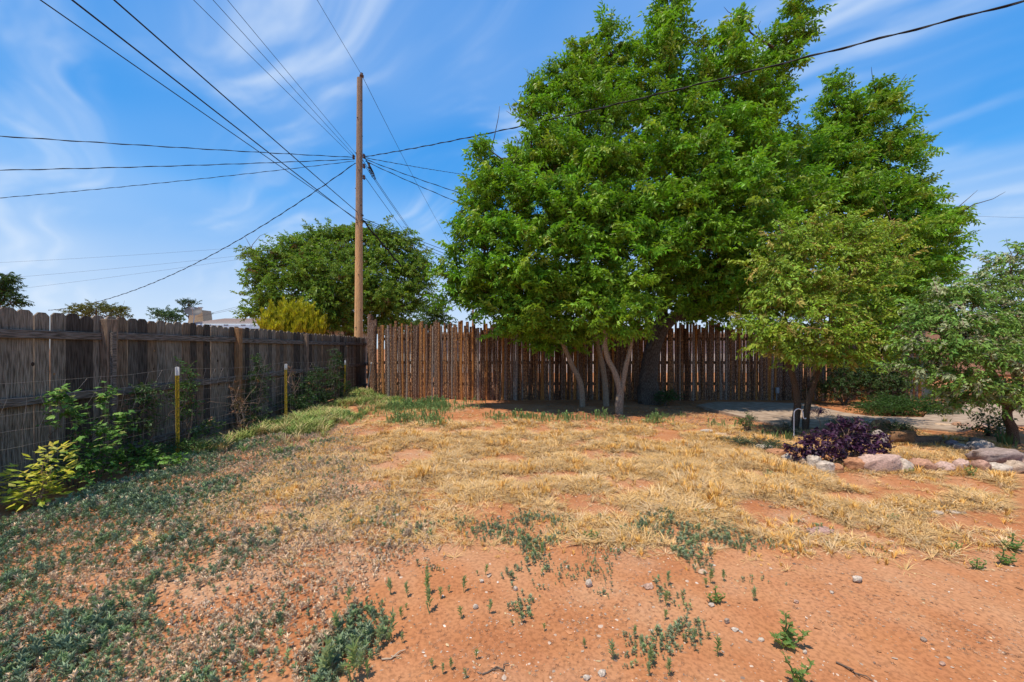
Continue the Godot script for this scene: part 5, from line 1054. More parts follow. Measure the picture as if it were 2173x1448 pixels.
func utility():
	var base := Vector3(-5.49, 0, -14.3)
	var p := utility_pole(base, 11.1, 0.155, 0.095, "tall wooden utility pole with lighter orange lower half behind fence corner", true)
	var m := MB.new()
	m.tube([Vector3(0.12, 10.9, 0.0), Vector3(0.12, 11.14, 0), Vector3(0.12, 11.15, 0), Vector3(0.12, 11.21, 0), Vector3(0.12, 11.22, 0), Vector3(0.12, 11.28, 0)], [0.02, 0.02, 0.075, 0.075, 0.045, 0.05], 12)
	put("pin_insulator", m.mesh(), M.porcelain, p)
	for y in [8.31, 7.96, 7.56]:
		spool(p, Vector3(0.21, y, 0.02), Vector3.UP)
	spool(p, Vector3(-0.16, 8.28, 0.02), Vector3.UP)
	for k in 14:
		m = MB.new()
		var y := 2.2 + 0.62 * k
		var a := 0.3 + 0.5 * (k % 3)
		var rad := lerpf(0.155, 0.095, y / 11.1)
		var d := Vector3(sin(a) * (1 if k % 2 else -1), 0, cos(a))
		m.tube([Vector3(0.05 * y / 11.1, y, 0) + d * rad * 0.9, Vector3(0.05 * y / 11.1, y, 0) + d * (rad + 0.025)], [0.02, 0.018], 6)
		put("bolt", m.mesh(true), M.iron, p)
	# slack loops of cable by the insulators
	for k in 6:
		m = MB.new()
		var y0 := 8.3 - 0.14 * k
		var q := []
		for i in 10:
			var t := i / 9.0
			q.append(Vector3(0.22 + 0.22 * sin(PI * t) + 0.10 * t + 0.03 * k, y0 - 0.28 * sin(PI * t) - 0.35 * t + 0.07 * k, 0.05 * cos(3 * t + k)))
		m.tube(q, taper(10, 0.011, 0.011), 5)
		put("jumper", m.mesh(), M.cable, p)
	m = MB.new()
	m.tube([Vector3(0.40, 8.05, 0.03), Vector3(0.40, 7.88, 0.03)], [0.03, 0.03], 8)
	put("splice", m.mesh(), M.iron, p)
	for y in [6.0, 6.2]:
		m = MB.new()
		m.box(Vector3(0.14, y, 0.03), Vector3(0.09, 0.05, 0.09), Color.WHITE)
		put("clamp", m.mesh(true), M.iron, p)
	m = MB.new()
	var bx := []
	for i in 12: bx.append(Vector3(0.15 + 0.07 * i, 6.05 - 0.11 * i + 0.03 * sin(i * 2.0), 0.05 - 0.2 * i))
	m.tube(bx, taper(12, 0.03, 0.035), 6)
	put("cable_bundle", m.mesh(), M.cable, p)
	var far := Vector3(-5.2, 0, -53)
	utility_pole(far, 10.4, 0.16, 0.1, "far utility pole showing beyond the pole fence", false)
	for c in CABLES:
		cable(V(c[0]), V(c[1]), c[2], c[3] * 0.72, c[4], c[5], M.cable if c[6] == 0 else M.cable_grey, c[7])

func tree_from(called: String, label: String, base: Array, group := "") -> Node3D:
	return thing(called, label, "tree", V(base), group)

func trees():
	var ash := [sprig(7, 0.34, 0.11, 0.048, 0.4, 0.14, 2), sprig(22, 0.34, 0.125, 0.056, 0.35, 0.14, 0, 2.2, true), sprig(20, 0.30, 0.12, 0.054, 0.55, 0.18, 0, 2.4, true), sprig(24, 0.42, 0.115, 0.05, 0.3, 0.12, 0, 1.9, true)]
	var small := [sprig(12, 0.26, 0.062, 0.026, 0.55, 0.18, 0, 1.1, true), sprig(10, 0.22, 0.06, 0.028, 0.75, 0.2, 0, 1.0, true)]
	var oval := [sprig(11, 0.22, 0.06, 0.032, 0.5, 0.3, 0, 1.2, true), sprig(12, 0.25, 0.058, 0.03, 0.85, 0.32, 0, 1.1, true)]
	var broad := [sprig(14, 0.6, 0.15, 0.085, 0.4, 0.1, 0, 1.2), sprig(12, 0.5, 0.14, 0.08, 0.6, 0.12, 0, 1.1)]
	# the big ash
	var t := tree_from("ash_tree", "huge green ash tree with thick rough leaning trunk at pole fence", TR_ASH.base)
	trunk(t, TR_ASH.trunk.map(V), TR_ASH.trunk_r, M.bark_rough, "trunk", 18)
	for l in TR_ASH.limbs:
		var q: Array = l[0].map(V)
		trunk(t, q, l[1], M.bark_rough, "limb", 9)
	var nodes := []
	for l in TR_ASH.limbs:
		for k in l[0].size():
			if k > 0: nodes.append(V(l[0][k]))
	branch_to_lobes(t, nodes, L_ASH, 0.045, M.bark_dark)
	foliage(t, "crown", L_ASH, ash, M.leaf, 29.0, Color(0.20, 0.41, 0.034), 0.3, 1.06, 0.5, 0.4, Color(0.36, 0.48, 0.07), 0.1)
	# the one right of it
	t = tree_from("ash_tree", "second green ash rising behind the yellowish fruit tree", TR_ASH2.base)
	trunk(t, TR_ASH2.trunk.map(V), TR_ASH2.trunk_r, M.bark_rough, "trunk", 12)
	branch_to_lobes(t, TR_ASH2.trunk.slice(2).map(V), L_ASH2, 0.05, M.bark_dark)
	foliage(t, "crown", L_ASH2, ash, M.leaf, 26.0, Color(0.20, 0.41, 0.034), 0.3, 1.06, 0.5, 0.4, Color(0.36, 0.48, 0.07), 0.1)
	# three slim young trees before the ash
	var labels := ["slim young tree with bent trunk nearest the bright end of pole fence", "slim young tree with straight trunk between two others", "slim young tree with trunk forking low in a V"]
	for k in 3:
		var d: Dictionary = TR_SLIM[k]
		t = tree_from("young_tree", labels[k], d.base, "slim young trees in front of the ash")
		for l in d.stems:
			trunk(t, l[0].map(V), l[1], M.bark_smooth, "trunk" if l == d.stems[0] else "limb", 12)
		var ends := []
		for l in d.stems: ends.append(V(l[0][-1]))
		branch_to_lobes(t, ends, d.lobes, 0.025, M.bark_smooth)
		foliage(t, "crown", d.lobes, ash, M.leaf, 22.0, Color(0.25, 0.45, 0.04), 0.25, 0.92, 0.35, 0.3)
	# fruit tree with two stems in the bed
	t = tree_from("fruit_tree", "yellowish green fruit tree with two dark speckled stems by the path", TR_PEAR.base)
	for l in TR_PEAR.stems:
		trunk(t, l[0].map(V), l[1], M.bark_dark, "trunk", 12)
	var en := []
	for l in TR_PEAR.stems:
		en.append(V(l[0][-1]))
		en.append(V(l[0][-2]))
	branch_to_lobes(t, en, L_PEAR, 0.024, M.bark_dark)
	foliage(t, "crown", L_PEAR, oval, M.leaf, 58.0, Color(0.3, 0.46, 0.055), 0.3, 1.2, 0.3, 0.65, Color(0.50, 0.43, 0.11), 0.11)
	# apple tree
	t = tree_from("apple_tree", "grey green apple tree with curled silvery leaves and low spreading crown", TR_APPLE.base)
	for l in TR_APPLE.stems:
		trunk(t, l[0].map(V), l[1], M.bark_dark, "trunk" if l == TR_APPLE.stems[0] else "limb", 12)
	en = []
	for l in TR_APPLE.stems: en.append(V(l[0][-1]))
	branch_to_lobes(t, en, L_APPLE, 0.022, M.bark_dark)
	foliage(t, "crown", L_APPLE, oval, M.leaf_pale, 78.0, Color(0.2, 0.37, 0.07), 0.25, 1.1, 0.25, 0.5, Color(0.40, 0.45, 0.24), 0.28)
	# beyond the fences
	t = tree_from("mulberry_tree", "wide olive green tree with dark limbs behind the utility pole", TR_FAR.base)
	trunk(t, TR_FAR.trunk.map(V), TR_FAR.trunk_r, M.bark_dark, "trunk", 12)
	for l in TR_FAR.limbs: trunk(t, l[0].map(V), l[1], M.bark_dark, "limb", 8)
	var nf := []
	for l in TR_FAR.limbs: nf.append(V(l[0][-1]))
	branch_to_lobes(t, nf, L_FAR, 0.06, M.bark_dark)
	foliage(t, "crown", L_FAR, broad, M.leaf, 20.0, Color(0.22, 0.36, 0.055), 0.25, 0.95, 0.2, 0.5, Color(0.2, 0.13, 0.05), 0.03)
	for f in FAR_TREES:
		t = thing(f.name, f.label, f.cat, V(f.base), f.group)
		var top: Vector3 = V(f.lobes[0]) - t.position
		trunk(t, [Vector3.ZERO, top * 0.35 + Vector3(0.1, 0, 0), top * 0.7, top], [f.r, f.r * 0.8, f.r * 0.5, f.r * 0.2], M.bark_dark, "trunk", 8)
		branch_to_lobes(t, [top * 0.7, top * 0.5], f.lobes, f.r * 0.35, M.bark_dark)
		foliage(t, "crown", f.lobes, broad if f.broad else small, M.leaf, f.dens, Color(f.col[0], f.col[1], f.col[2]), 0.22, f.scale, 0.3, 0.4)

func blade_tuft(n: int, h: float, w: float, lean: float, bend: float) -> ArrayMesh:
	# upright blades from one root
	var b := MB.new()
	for i in n:
		var a := rr(0, TAU)
		var out := Vector3(cos(a), 0, sin(a))
		var side := Vector3(-out.z, 0, out.x)
		var L := h * rr(0.55, 1.15)
		var ln := lean * rr(0.2, 1.2)
		var p0 := out * rr(0, 0.25) * h * 0.5
		var p1 := p0 + (Vector3.UP + out * ln) * L * 0.55
		var p2 := p1 + (Vector3.UP * (1 - bend) + out * (ln + bend)) * L * 0.45
		var g := rr(0.75, 1.2)
		var col := Color(g, g, g)
		b.quad(p0 - side * w * 0.5, p1 - side * w * 0.5, p1 + side * w * 0.5, p0 + side * w * 0.5, col)
		b.tri(p1 - side * w * 0.5, p2, p1 + side * w * 0.5, col)
	return b.mesh(true)

func seedling_mesh(n: int, h: float, ll: float, lw: float) -> ArrayMesh:
	# a stem with narrow leaves whorled up it, densest at the tip
	var b := MB.new()
	b.tube([Vector3(0, -0.01, 0), Vector3(rr(-0.1, 0.1) * h, h * 0.5, rr(-0.1, 0.1) * h), Vector3(rr(-0.12, 0.12) * h, h * 0.92, rr(-0.12, 0.12) * h)], [h * 0.028, h * 0.022, h * 0.012], 4, Color(1.0, 0.95, 0.8), false)
	var cx := b.v[8]
	for i in n:
		var t := 0.22 + 0.75 * pow((i + 0.5) / n, 0.75)
		var a := i * 2.4 + rr(-0.4, 0.4)
		var up := lerpf(0.7, 2.2, t) * rr(0.6, 1.3)
		var dir := Vector3(cos(a), up, sin(a)).normalized()
		var side := Vector3(-sin(a), 0, cos(a))
		var g := rr(0.7, 1.2)
		b.leaf(Vector3(cx.x * t, h * t * 0.92, cx.z * t), dir, side, ll * rr(0.6, 1.2) * (0.75 + 0.4 * t), lw, 0.25, 0.25, Color(g, g, g))
	return b.mesh(true)

func shrub(called: String, label: String, cat: String, at: Vector3, lobes: Array, meshes: Array, mat: Material, dens: float, col: Color, stems: int, stem_mat: Material, vary := 0.18, scale := 1.0, group := "", core := 0.2, accent := Color(0, 0, 0), share := 0.0):
	var t := thing(called, label, cat, at, group)
	var abs_lobes := []
	for L in lobes:
		abs_lobes.append([L[0] + at.x, L[1] + at.y, L[2] + at.z, L[3], L[4], L[5]])
	for k in stems:
		var L: Array = lobes[k % lobes.size()]
		var e := Vector3(L[0], L[1], L[2]) + rdir() * Vector3(L[3], L[4], L[5]) * 0.8
		limb(t, Vector3(rr(-0.04, 0.04), -0.02, rr(-0.04, 0.04)), e, 0.012 + 0.01 * L[4], 0.004, stem_mat, 0.1, 0.2, "stem", 2)
	foliage(t, "foliage", abs_lobes, meshes, mat, dens, col, vary, scale, core, 0.4, accent, share)
	return t

func shrubs():
	var round1 := [sprig(10, 0.16, 0.05, 0.034, 0.3, 0.15, 0, 1.3, true), sprig(9, 0.14, 0.046, 0.03, 0.5, 0.2, 0, 1.3, true)]
	var fine := [sprig(12, 0.12, 0.03, 0.012, 0.2, 0.2, 0, 1.2), sprig(12, 0.12, 0.028, 0.011, 0.3, 0.2, 0, 1.3)]
	var fan := [blade_tuft(16, 0.22, 0.02, 0.35, 0.15), blade_tuft(14, 0.2, 0.022, 0.4, 0.2)]
	# golden conifer behind the board fence
	var g := thing("golden_arborvitae", "rounded golden yellow conifer behind the board fence", "shrub", V(GOLD.base))
	limb(g, Vector3.ZERO, Vector3(0, 1.8, 0), 0.08, 0.03, M.bark_dark, 0, 0.05, "trunk")
	var xf := [[], []]
	var cs := [[], []]
	for i in 4200:
		var d := rdir()
		d.y = absf(d.y)
		var sz: Array = GOLD.r
		var rad := 0.72 + 0.32 * sqrt(rng.randf())
		rad *= 1.0 + 0.30 * noise.get_noise_3d(d.x * 14, d.y * 8, d.z * 14)
		var p := Vector3(d.x * sz[0], sz[3] + d.y * sz[1], d.z * sz[2]) * Vector3(rad, rad, rad)
		var bs := Basis(Vector3.UP, rr(0, TAU)) * Basis(Vector3.RIGHT, rr(-0.3, 0.3))
		xf[i % 2].append(Transform3D(bs.scaled(Vector3.ONE * rr(0.8, 1.3)), p - Vector3(0, 0.12, 0)))
		var t := rr(0.7, 1.2)
		cs[i % 2].append(Color(0.58 * t, 0.55 * t, 0.04))
	for k in 2: scatter("foliage", fan[k], M.leaf, g, xf[k], cs[k])
	for s in SHRUBS:
		var ms: Array = {"round": round1, "fine": fine}[s.mesh]
		shrub(s.name, s.label, s.cat, V(s.base), s.lobes, ms, M[s.mat], s.dens, Color(s.col[0], s.col[1], s.col[2]), s.stems, M.twig, 0.2, s.scale, s.group)

func wire_fence():
	var f := thing("wire_fence", "sagging woven wire fence on yellow metal posts before the board fence", "fence", Vector3(-4.45, 0, 0))
	var zs := [-2.55, -5.05, -5.32 - 2.55, -10.6]
	zs = [-2.7, -5.32, -7.87, -10.6]
	for i in 4:
		var y0 := gh(-4.45, zs[i])
		var h: float = [1.28, 1.29, 1.2, 1.19][i]
		var m := MB.new()
		# T-section post
		m.box(Vector3(0, h / 2 - 0.1 - 0.05, 0), Vector3(0.008, h + 0.1, 0.042), Color.WHITE)
		m.box(Vector3(0.016, h / 2 - 0.1 - 0.05, 0), Vector3(0.03, h + 0.1, 0.008), Color.WHITE)
		for k in 9: m.box(Vector3(0.01, 0.1 + 0.115 * k, 0), Vector3(0.03, 0.018, 0.022), Color.WHITE)
		var p := put("post", m.mesh(true), M.yellow_paint, f, Vector3(0, y0, zs[i]))
		p.rotation.z = [0.0, -0.012, 0.004, -0.02][i]
		p.rotation.x = [0.0, 0.02, 0.0, 0.0][i]
		m = MB.new()
		m.box(Vector3(0, h - 0.145, 0), Vector3(0.010, 0.11, 0.044), Color.WHITE)
		m.box(Vector3(0.017, h - 0.145, 0), Vector3(0.033, 0.11, 0.010), Color.WHITE)
		put("tip", m.mesh(true), M.white_paint, p)
	var sagf := func(z: float, y: float) -> Vector3:
		var i := 0 if z > zs[1] else (1 if z > zs[2] else 2)
		var t := clampf((z - zs[i]) / (zs[i + 1] - zs[i]), 0, 1)
		return Vector3(0.012 + 0.02 * noise.get_noise_2d(z * 6, y * 9), y - 0.05 * 4 * t * (1 - t) * (y / 1.2) + 0.012 * noise.get_noise_2d(z * 5, y * 20), z)
	for k in 8:
		var y := 0.14 + 0.15 * k
		var m := MB.new()
		var q := []
		var z := -2.5
		while z > -11.4:
			q.append(sagf.call(z, y))
			z -= 0.12
		m.tube(q, taper(q.size(), 0.0013, 0.0013), 4, Color.WHITE, false)
		put("line_wire", m.mesh(), M.wire, f)
	for k in 58:
		var z := -2.55 - 0.152 * k
		var m := MB.new()
		var q := []
		for j in 8:
			var bent := 0.05 * sin(j * 1.9 + k) if j > 4 else 0.012 * sin(j + k * 2.0)
			var p: Vector3 = sagf.call(z + (bent if k % 3 else bent * 0.4) - 0.03 * maxf(0, j - 5), 0.14 + 0.15 * j)
			q.append(p)
		m.tube(q, taper(8, 0.0010, 0.0010), 4, Color.WHITE, false)
		put("stay_wire", m.mesh(), M.wire, f)

func stone(r: Array):
	# [x, z, width, height, depth, colour, label, category, flat, turn, lift]
	var s := Vector3(r[2], r[3] * 1.25, r[4])
	var o := put(r[7].replace(" ", "_"), rock_mesh(s, r[0] * 7.3 + r[1] * 3.1, 0.8 if r[8] < 0.5 else 0.6, Color(r[5][0], r[5][1], r[5][2]), r[8]), M.stone, self, Vector3(r[0], gh(r[0], r[1]) - 0.04 * r[3], r[1]))
	o.rotation.y = r[9]
	tag(o, r[6], "stone", r[10])

func bed():
	for r in STONES: stone(r)
	# white crook
	var h := thing("garden_hook", "white metal shepherd hook in front of the two-stemmed fruit tree", "hook", V(HOOK))
	var m := MB.new()
	var q := [Vector3(0, -0.1, 0), Vector3(0, 0.2, 0), Vector3(0.0, 0.36, 0)]
	for i in 8:
		var a := PI - PI * (i + 1) / 8.0
		q.append(Vector3(0.075 + 0.075 * cos(a), 0.38 + 0.085 * sin(a), 0))
	q.append_array([Vector3(0.152, 0.33, 0), Vector3(0.165, 0.305, 0), Vector3(0.185, 0.30, 0), Vector3(0.2, 0.315, 0)])
	m.tube(q, taper(q.size(), 0.0085, 0.008), 8)
	put("rod", m.mesh(), M.white_paint, h)
	# purple smoke bush and its small neighbour
	var pl := [sprig(9, 0.13, 0.052, 0.038, 0.35, 0.12, 0, 1.4, true), sprig(8, 0.11, 0.048, 0.034, 0.5, 0.15, 0, 1.4, true)]
	for b in PURPLE:
		var col := Color(0.062, 0.024, 0.058)
		shrub("purple_shrub", b.label, "shrub", V(b.base), b.lobes, pl, M.leaf_purple, b.dens, col, b.stems, M.dry_twig, 0.3, 1.0, "", 0.25, Color(0.035, 0.02, 0.04), 0.2)
	# pink flower head on a bare stalk
	var f := thing("pink_flower", "pinkish purple flower head on a thin stalk beside the white hook", "flower", V(FLOWER))
	limb(f, Vector3(0, -0.02, 0), Vector3(-0.04, 0.33, 0), 0.006, 0.004, M.dry_twig, 0.02, 0.1, "stalk", 0)
	var xf := []
	var cs := []
	for i in 46:
		var d := rdir()
		xf.append(Transform3D(Basis(Vector3.UP, rr(0, TAU)) * Basis(Vector3.RIGHT, rr(-0.8, 0.8)), Vector3(-0.04, 0.38, 0) + d * Vector3(0.12, 0.075, 0.1) * rr(0.3, 1)))
		var t := rr(0.7, 1.3)
		cs.append(Color(0.16 * t, 0.06 * t, 0.13 * t))
	scatter("blossom", sprig(7, 0.05, 0.026, 0.016, 0.2, 0.1, 0, 1.6, true), M.leaf_purple, f, xf, cs)
	# strap-leaved clumps
	for c in IRIS:
		var t := thing("iris_clump", c[3], "plant", Vector3(c[0], gh(c[0], c[1]), c[1]), "iris clumps in the bed")
		for k in 14:
			var b := MB.new()
			var a := rr(0, TAU)
			var out := Vector3(cos(a), 0, sin(a)) * rr(0.1, 0.5)
			var side := Vector3(-sin(a + 0.5), 0, cos(a + 0.5)) * 0.011
			var hh: float = c[2] * rr(0.6, 1.1)
			var p0 := Vector3(cos(a), 0, sin(a)) * rr(0, 0.06) - Vector3(0, 0.01, 0)
			var p1 := p0 + (Vector3.UP + out * 0.5) * hh * 0.6
			var p2 := p1 + (Vector3.UP * 0.8 + out * 1.2) * hh * 0.4
			var tone := Color(0.12, 0.17, 0.06) if rng.randf() < 0.75 else Color(0.34, 0.26, 0.11)
			b.quad(p0 - side, p1 - side, p1 + side, p0 + side, tone)
			b.tri(p1 - side, p2, p1 + side, tone)
			put("leaf", b.mesh(true), M.weed, t)

func leafy(t: Node3D, n: int, lobes: Array, variants: Array, ms: Array, size: Array):
	# each leaf a part of its own
	for i in n:
		var L: Array = lobes[rng.randi() % lobes.size()]
		var d := rdir()
		var p := Vector3(L[0], L[1], L[2]) + d * Vector3(L[3], L[4], L[5]) * (0.35 + 0.65 * sqrt(rng.randf()))
		if p.y < 0.03: p.y = rr(0.03, 0.12)
		var o := put("leaf", variants[rng.randi() % variants.size()], ms[rng.randi() % ms.size()], t, p)
		o.basis = (Basis(Vector3.UP, atan2(d.x, d.z) + rr(-0.8, 0.8)) * Basis(Vector3.RIGHT, rr(-0.7, 0.5)) * Basis(Vector3.BACK, rr(-0.5, 0.5))).scaled(Vector3.ONE * rr(size[0], size[1]))

func leaf_variants(ll: float, lw: float, droop: float, toothed: bool) -> Array:
	var out := []
	for k in 4:
		var b := MB.new()
		b.leaf4(Vector3.ZERO, Vector3(0, 0.1, 1).normalized(), Vector3.RIGHT, ll, lw, droop * rr(0.6, 1.4), rr(0.1, 0.3))
		if toothed:
			for s in [-1.0, 1.0]:
				b.leaf(Vector3(0, 0.0, ll * 0.2), Vector3(s * 0.8, 0.05, 0.6).normalized(), Vector3(0.6, 0, -0.8 * s).normalized(), ll * 0.62, lw * 0.55, droop, 0.1)
		out.append(b.mesh(true))
	return out

func solid_leaf(called: String, cols: Array) -> Array:
	var out := []
	for k in cols.size():
		var m := leafmat("%s%d" % [called, k], 0.5, 0.55)
		m.vertex_color_use_as_albedo = false
		m.albedo_color = lin(cols[k][0], cols[k][1], cols[k][2])
		out.append(m)
	return out

func plants_by_fence():
	# yellow-leaved shrub
	var at := Vector3(YELLOW[0], gh(YELLOW[0], YELLOW[2]), YELLOW[2])
	var t := thing("yellow_leaved_shrub", "small shrub with yellow green leaves and reddish edges by board fence", "shrub", at)
	var lobes := [[0, 0.32, 0, 0.2, 0.22, 0.17], [-0.1, 0.22, 0.05, 0.16, 0.16, 0.14], [0.13, 0.4, 0, 0.13, 0.2, 0.12], [0.02, 0.14, 0.04, 0.16, 0.12, 0.14]]
	for k in 9:
		var L: Array = lobes[k % 4]
		limb(t, Vector3(rr(-0.03, 0.03), -0.02, rr(-0.03, 0.03)), Vector3(L[0], L[1], L[2]) + rdir() * Vector3(L[3], L[4], L[5]) * 0.7, 0.007, 0.003, M.dry_twig, 0.05, 0.15, "stem", 1)
	var ym := solid_leaf("yellow_leaf", [[0.48, 0.47, 0.035], [0.56, 0.52, 0.05], [0.34, 0.41, 0.04], [0.5, 0.38, 0.06]])
	leafy(t, 290, lobes, leaf_variants(0.092, 0.038, 0.15, false), ym, [0.75, 1.2])
	# vine in front of the doubled post
	at = Vector3(VINE[0], gh(VINE[0], VINE[2]), VINE[2])
	t = thing("green_vine", "leafy bright green vine climbing the wire with thin upright shoots", "vine", at)
	lobes = VINE_LOBES
	for k in 12:
		var L: Array = lobes[k % lobes.size()]
		limb(t, Vector3(rr(-0.15, 0.15), -0.02, rr(-0.15, 0.15)), Vector3(L[0], L[1], L[2]) + rdir() * Vector3(L[3], L[4], L[5]) * 0.6, 0.006, 0.003, M.twig, 0.05, 0.2, "stem", 1)
	var gm := solid_leaf("vine_leaf", [[0.11, 0.26, 0.04], [0.15, 0.32, 0.05], [0.08, 0.2, 0.035], [0.2, 0.36, 0.07]])
	leafy(t, 298, lobes, leaf_variants(0.085, 0.042, 0.3, true), gm, [0.6, 1.1])
	var vs := [sprig(8, 0.2, 0.075, 0.034, 0.35, 0.15, 0, 1.3, true), sprig(7, 0.18, 0.07, 0.03, 0.5, 0.15, 0, 1.3, true)]
	var al := []
	for L in lobes: al.append([L[0] + at.x, L[1] + at.y, L[2] + at.z, L[3] * 0.85, L[4] * 0.85, L[5] * 0.85])
	foliage(t, "foliage", al, vs, M.leaf, 40.0, Color(0.07, 0.17, 0.028), 0.25, 0.9, 0.1, 0.4)
	# climbers along the wire
	var cl := [sprig(10, 0.16, 0.045, 0.02, 0.3, 0.15, 0, 1.2, true), sprig(9, 0.15, 0.04, 0.018, 0.5, 0.2, 0, 1.2, true)]
	for c in CLIMB:
		shrub(c.name, c.label, c.cat, V(c.base), c.lobes, cl, M.leaf, c.dens * 1.7, Color(c.col[0], c.col[1], c.col[2]), c.stems, M.dry_twig if c.dry else M.twig, 0.25, c.scale, c.group, 0.15, Color(0.3, 0.16, 0.08), 0.6 if c.dry else 0.03)
	# soft grass bunches at the foot of the fence
	var gr := [blade_tuft(26, 0.22, 0.007, 0.5, 0.5), blade_tuft(24, 0.2, 0.008, 0.6, 0.55)]
	var xf := [[], []]
	var cs := [[], []]
	for i in 3400:
		var d := rr(5.3, 11.6)
		var x := -4.0 + rr(-0.35, 1.0) * (1.0 if d < 9.0 else 1.35)
		if rng.randf() > clampf(0.55 + 2.2 * noise.get_noise_2d(x * 1.5, d * 1.5 + 70) - 0.6 * (x + 3.7), 0.03, 1): continue
		var s := rr(0.5, 1.15) * clampf(1.3 - absf(x + 3.9) * 0.6, 0.4, 1.1)
		var k := i % 2
		xf[k].append(Transform3D(Basis(Vector3.UP, rr(0, TAU)).scaled(Vector3.ONE * s), Vector3(x, gh(x, -d) - 0.01, -d)))
		var t2 := rr(0.75, 1.2)
		cs[k].append(Color(rr(0.24, 0.38), 0.40, 0.11) * t2 if rng.randf() < 0.72 else Color(0.6, 0.47, 0.22) * t2)
	for k in 2:
		tag(scatter("fence_grass", gr[k], M.weed, self, xf[k], cs[k]), ["soft green grass along the shaded foot of the board fence", "paler arching grass mixed in along the board fence"][k], "grass", "", "stuff")

func cover():
	var ms := [seedling_mesh(15, 0.055, 0.036, 0.0075), seedling_mesh(18, 0.065, 0.040, 0.008), seedling_mesh(12, 0.042, 0.03, 0.007)]
	var xf := [[], [], []]
	var cs := [[], [], []]
	for i in 190000:
		var d := 1.35 + pow(rng.randf(), 1.25) * 8.0
		var x := rr(-4.6, 3.2) if d > 2.2 else rr(-3.2, 2.2)
		var w := weed_cover(x, d)
		if x < -4.25 + 0.2 * noise.get_noise_1d(d * 4): w = 0.0
		if rng.randf() > w * 0.62: continue
		var s := 0.66 * pow(rr(0.5, 1.15), 1.4) * (1.0 + 0.4 * clampf((edge_left(d) - x - 0.8) * 0.7, 0, 0.6)) * (1.0 + 0.8 * noise.get_noise_2d(x * 2.5, d * 2.5))
		if x > edge_left(d): s *= 0.85
		elif x > edge_left(d) - 1.0 and rng.randf() < 0.6: s *= 0.62
		var k := rng.randi() % 3
		xf[k].append(Transform3D((Basis(Vector3.UP, rr(0, TAU)) * Basis(Vector3.RIGHT, rr(-0.35, 0.35))).scaled(Vector3.ONE * s), Vector3(x, gh(x, -d), -d)))
		var t := rr(0.7, 1.25)
		var col := Color(0.32, 0.39, 0.235)
		if rng.randf() < 0.35: col = Color(0.31, 0.41, 0.19)
		if x < edge_left(d) + 0.1 and rng.randf() < clampf(0.9 - 0.42 * (edge_left(d) - x) + 0.8 * noise.get_noise_2d(x * 1.4, d * 1.4 + 60), 0.14, 0.8): col = Color(0.76, 0.6, 0.41)
		cs[k].append(Color(col.r * t, col.g * t, col.b * t))
	for k in 3:
		tag(scatter("weeds", ms[k], M.weed, self, xf[k], cs[k]), ["dense mat of grey green seedlings spreading from the board fence", "taller grey green seedlings among the mat near the board fence", "smallest grey green seedlings dotted over the sandy soil"][k], "weeds", "", "stuff")
	# dead, flattened seedlings
	var dm := [seedling_mesh(9, 0.028, 0.02, 0.007), seedling_mesh(11, 0.02, 0.024, 0.006)]
	xf = [[], []]
	cs = [[], []]
	for i in 90000:
		var d := 1.35 + pow(rng.randf(), 1.25) * 6.5
		var x := rr(-4.3, 0.6)
		var e := edge_left(d) + 0.15 - x + 0.4 * noise.get_noise_2d(x * 2.2 + 31, d * 2.2)
		if e < 0 or rng.randf() > clampf(e * 2.0, 0, 1) * clampf(1.15 - 0.32 * e, 0.2, 1) * clampf(0.62 + 1.1 * noise.get_noise_2d(x * 4.0, d * 4.0 + 500), 0.1, 1) * 0.6: continue
		var k := i % 2
		xf[k].append(Transform3D((Basis(Vector3.UP, rr(0, TAU)) * Basis(Vector3.RIGHT, rr(-1.3, 1.3))).scaled(Vector3.ONE * rr(0.5, 1.3)), Vector3(x, gh(x, -d) + 0.004, -d)))
		var t := rr(0.6, 1.2)
		cs[k].append(Color(0.76 * t, 0.59 * t, 0.4 * t))
	for k in 2:
		tag(scatter("dead_weeds", dm[k], M.straw, self, xf[k], cs[k]), ["pale tan dead seedlings matted between the grey green ones", "crumbled tan dead stems lying among the grey green weeds"][k], "weeds", "", "stuff")
	# dry straw
	var sm := [blade_tuft(15, 0.056, 0.0034, 0.5, 0.15), blade_tuft(16, 0.042, 0.0036, 1.2, 0.4), blade_tuft(18, 0.05, 0.004, 3.0, 0.95)]
	xf = [[], [], []]
	cs = [[], [], []]
	for i in 190000:
		var d := 2.6 + pow(rng.randf(), 0.9) * 6.6
		var x := rr(-0.95, 1.25) * d
		if x < -3.6 or x > 7.5: continue
		var w := straw_cover(x, d)
		if rng.randf() > w * 0.7 + 0.02: continue
		var k := 0 if rng.randf() < 0.22 else (1 if rng.randf() < 0.4 else 2)
		var s := pow(rr(0.55, 1.2), 1.5) * (0.7 + 0.5 * w) * (1.0 + (1.3 if k == 0 else 0.2) * maxf(0, noise.get_noise_2d(x * 4.0, d * 4.0 + 77)))
		xf[k].append(Transform3D((Basis(Vector3.UP, rr(0, TAU)) * Basis(Vector3.RIGHT, rr(-0.25, 0.25))).scaled(Vector3.ONE * s), Vector3(x, gh(x, -d) - 0.004, -d)))
		var t := rr(0.75, 1.2)
		var col := Color(0.78, 0.45, 0.115) if k < 2 else Color(0.66, 0.43, 0.18)
		if rng.randf() < 0.2: col = Color(0.66, 0.48, 0.27)
		cs[k].append(Color(col.r * t, col.g * t, col.b * t))
	for k in 3:
		tag(scatter("dry_grass", sm[k], M.straw, self, xf[k], cs[k]), ["upright golden dry grass stubble across the middle of the yard", "leaning golden straw tufts between the stubble", "flattened pale straw lying on the soil"][k], "dry grass", "", "stuff")
	# small stones and dead leaf scraps
	var fm := []
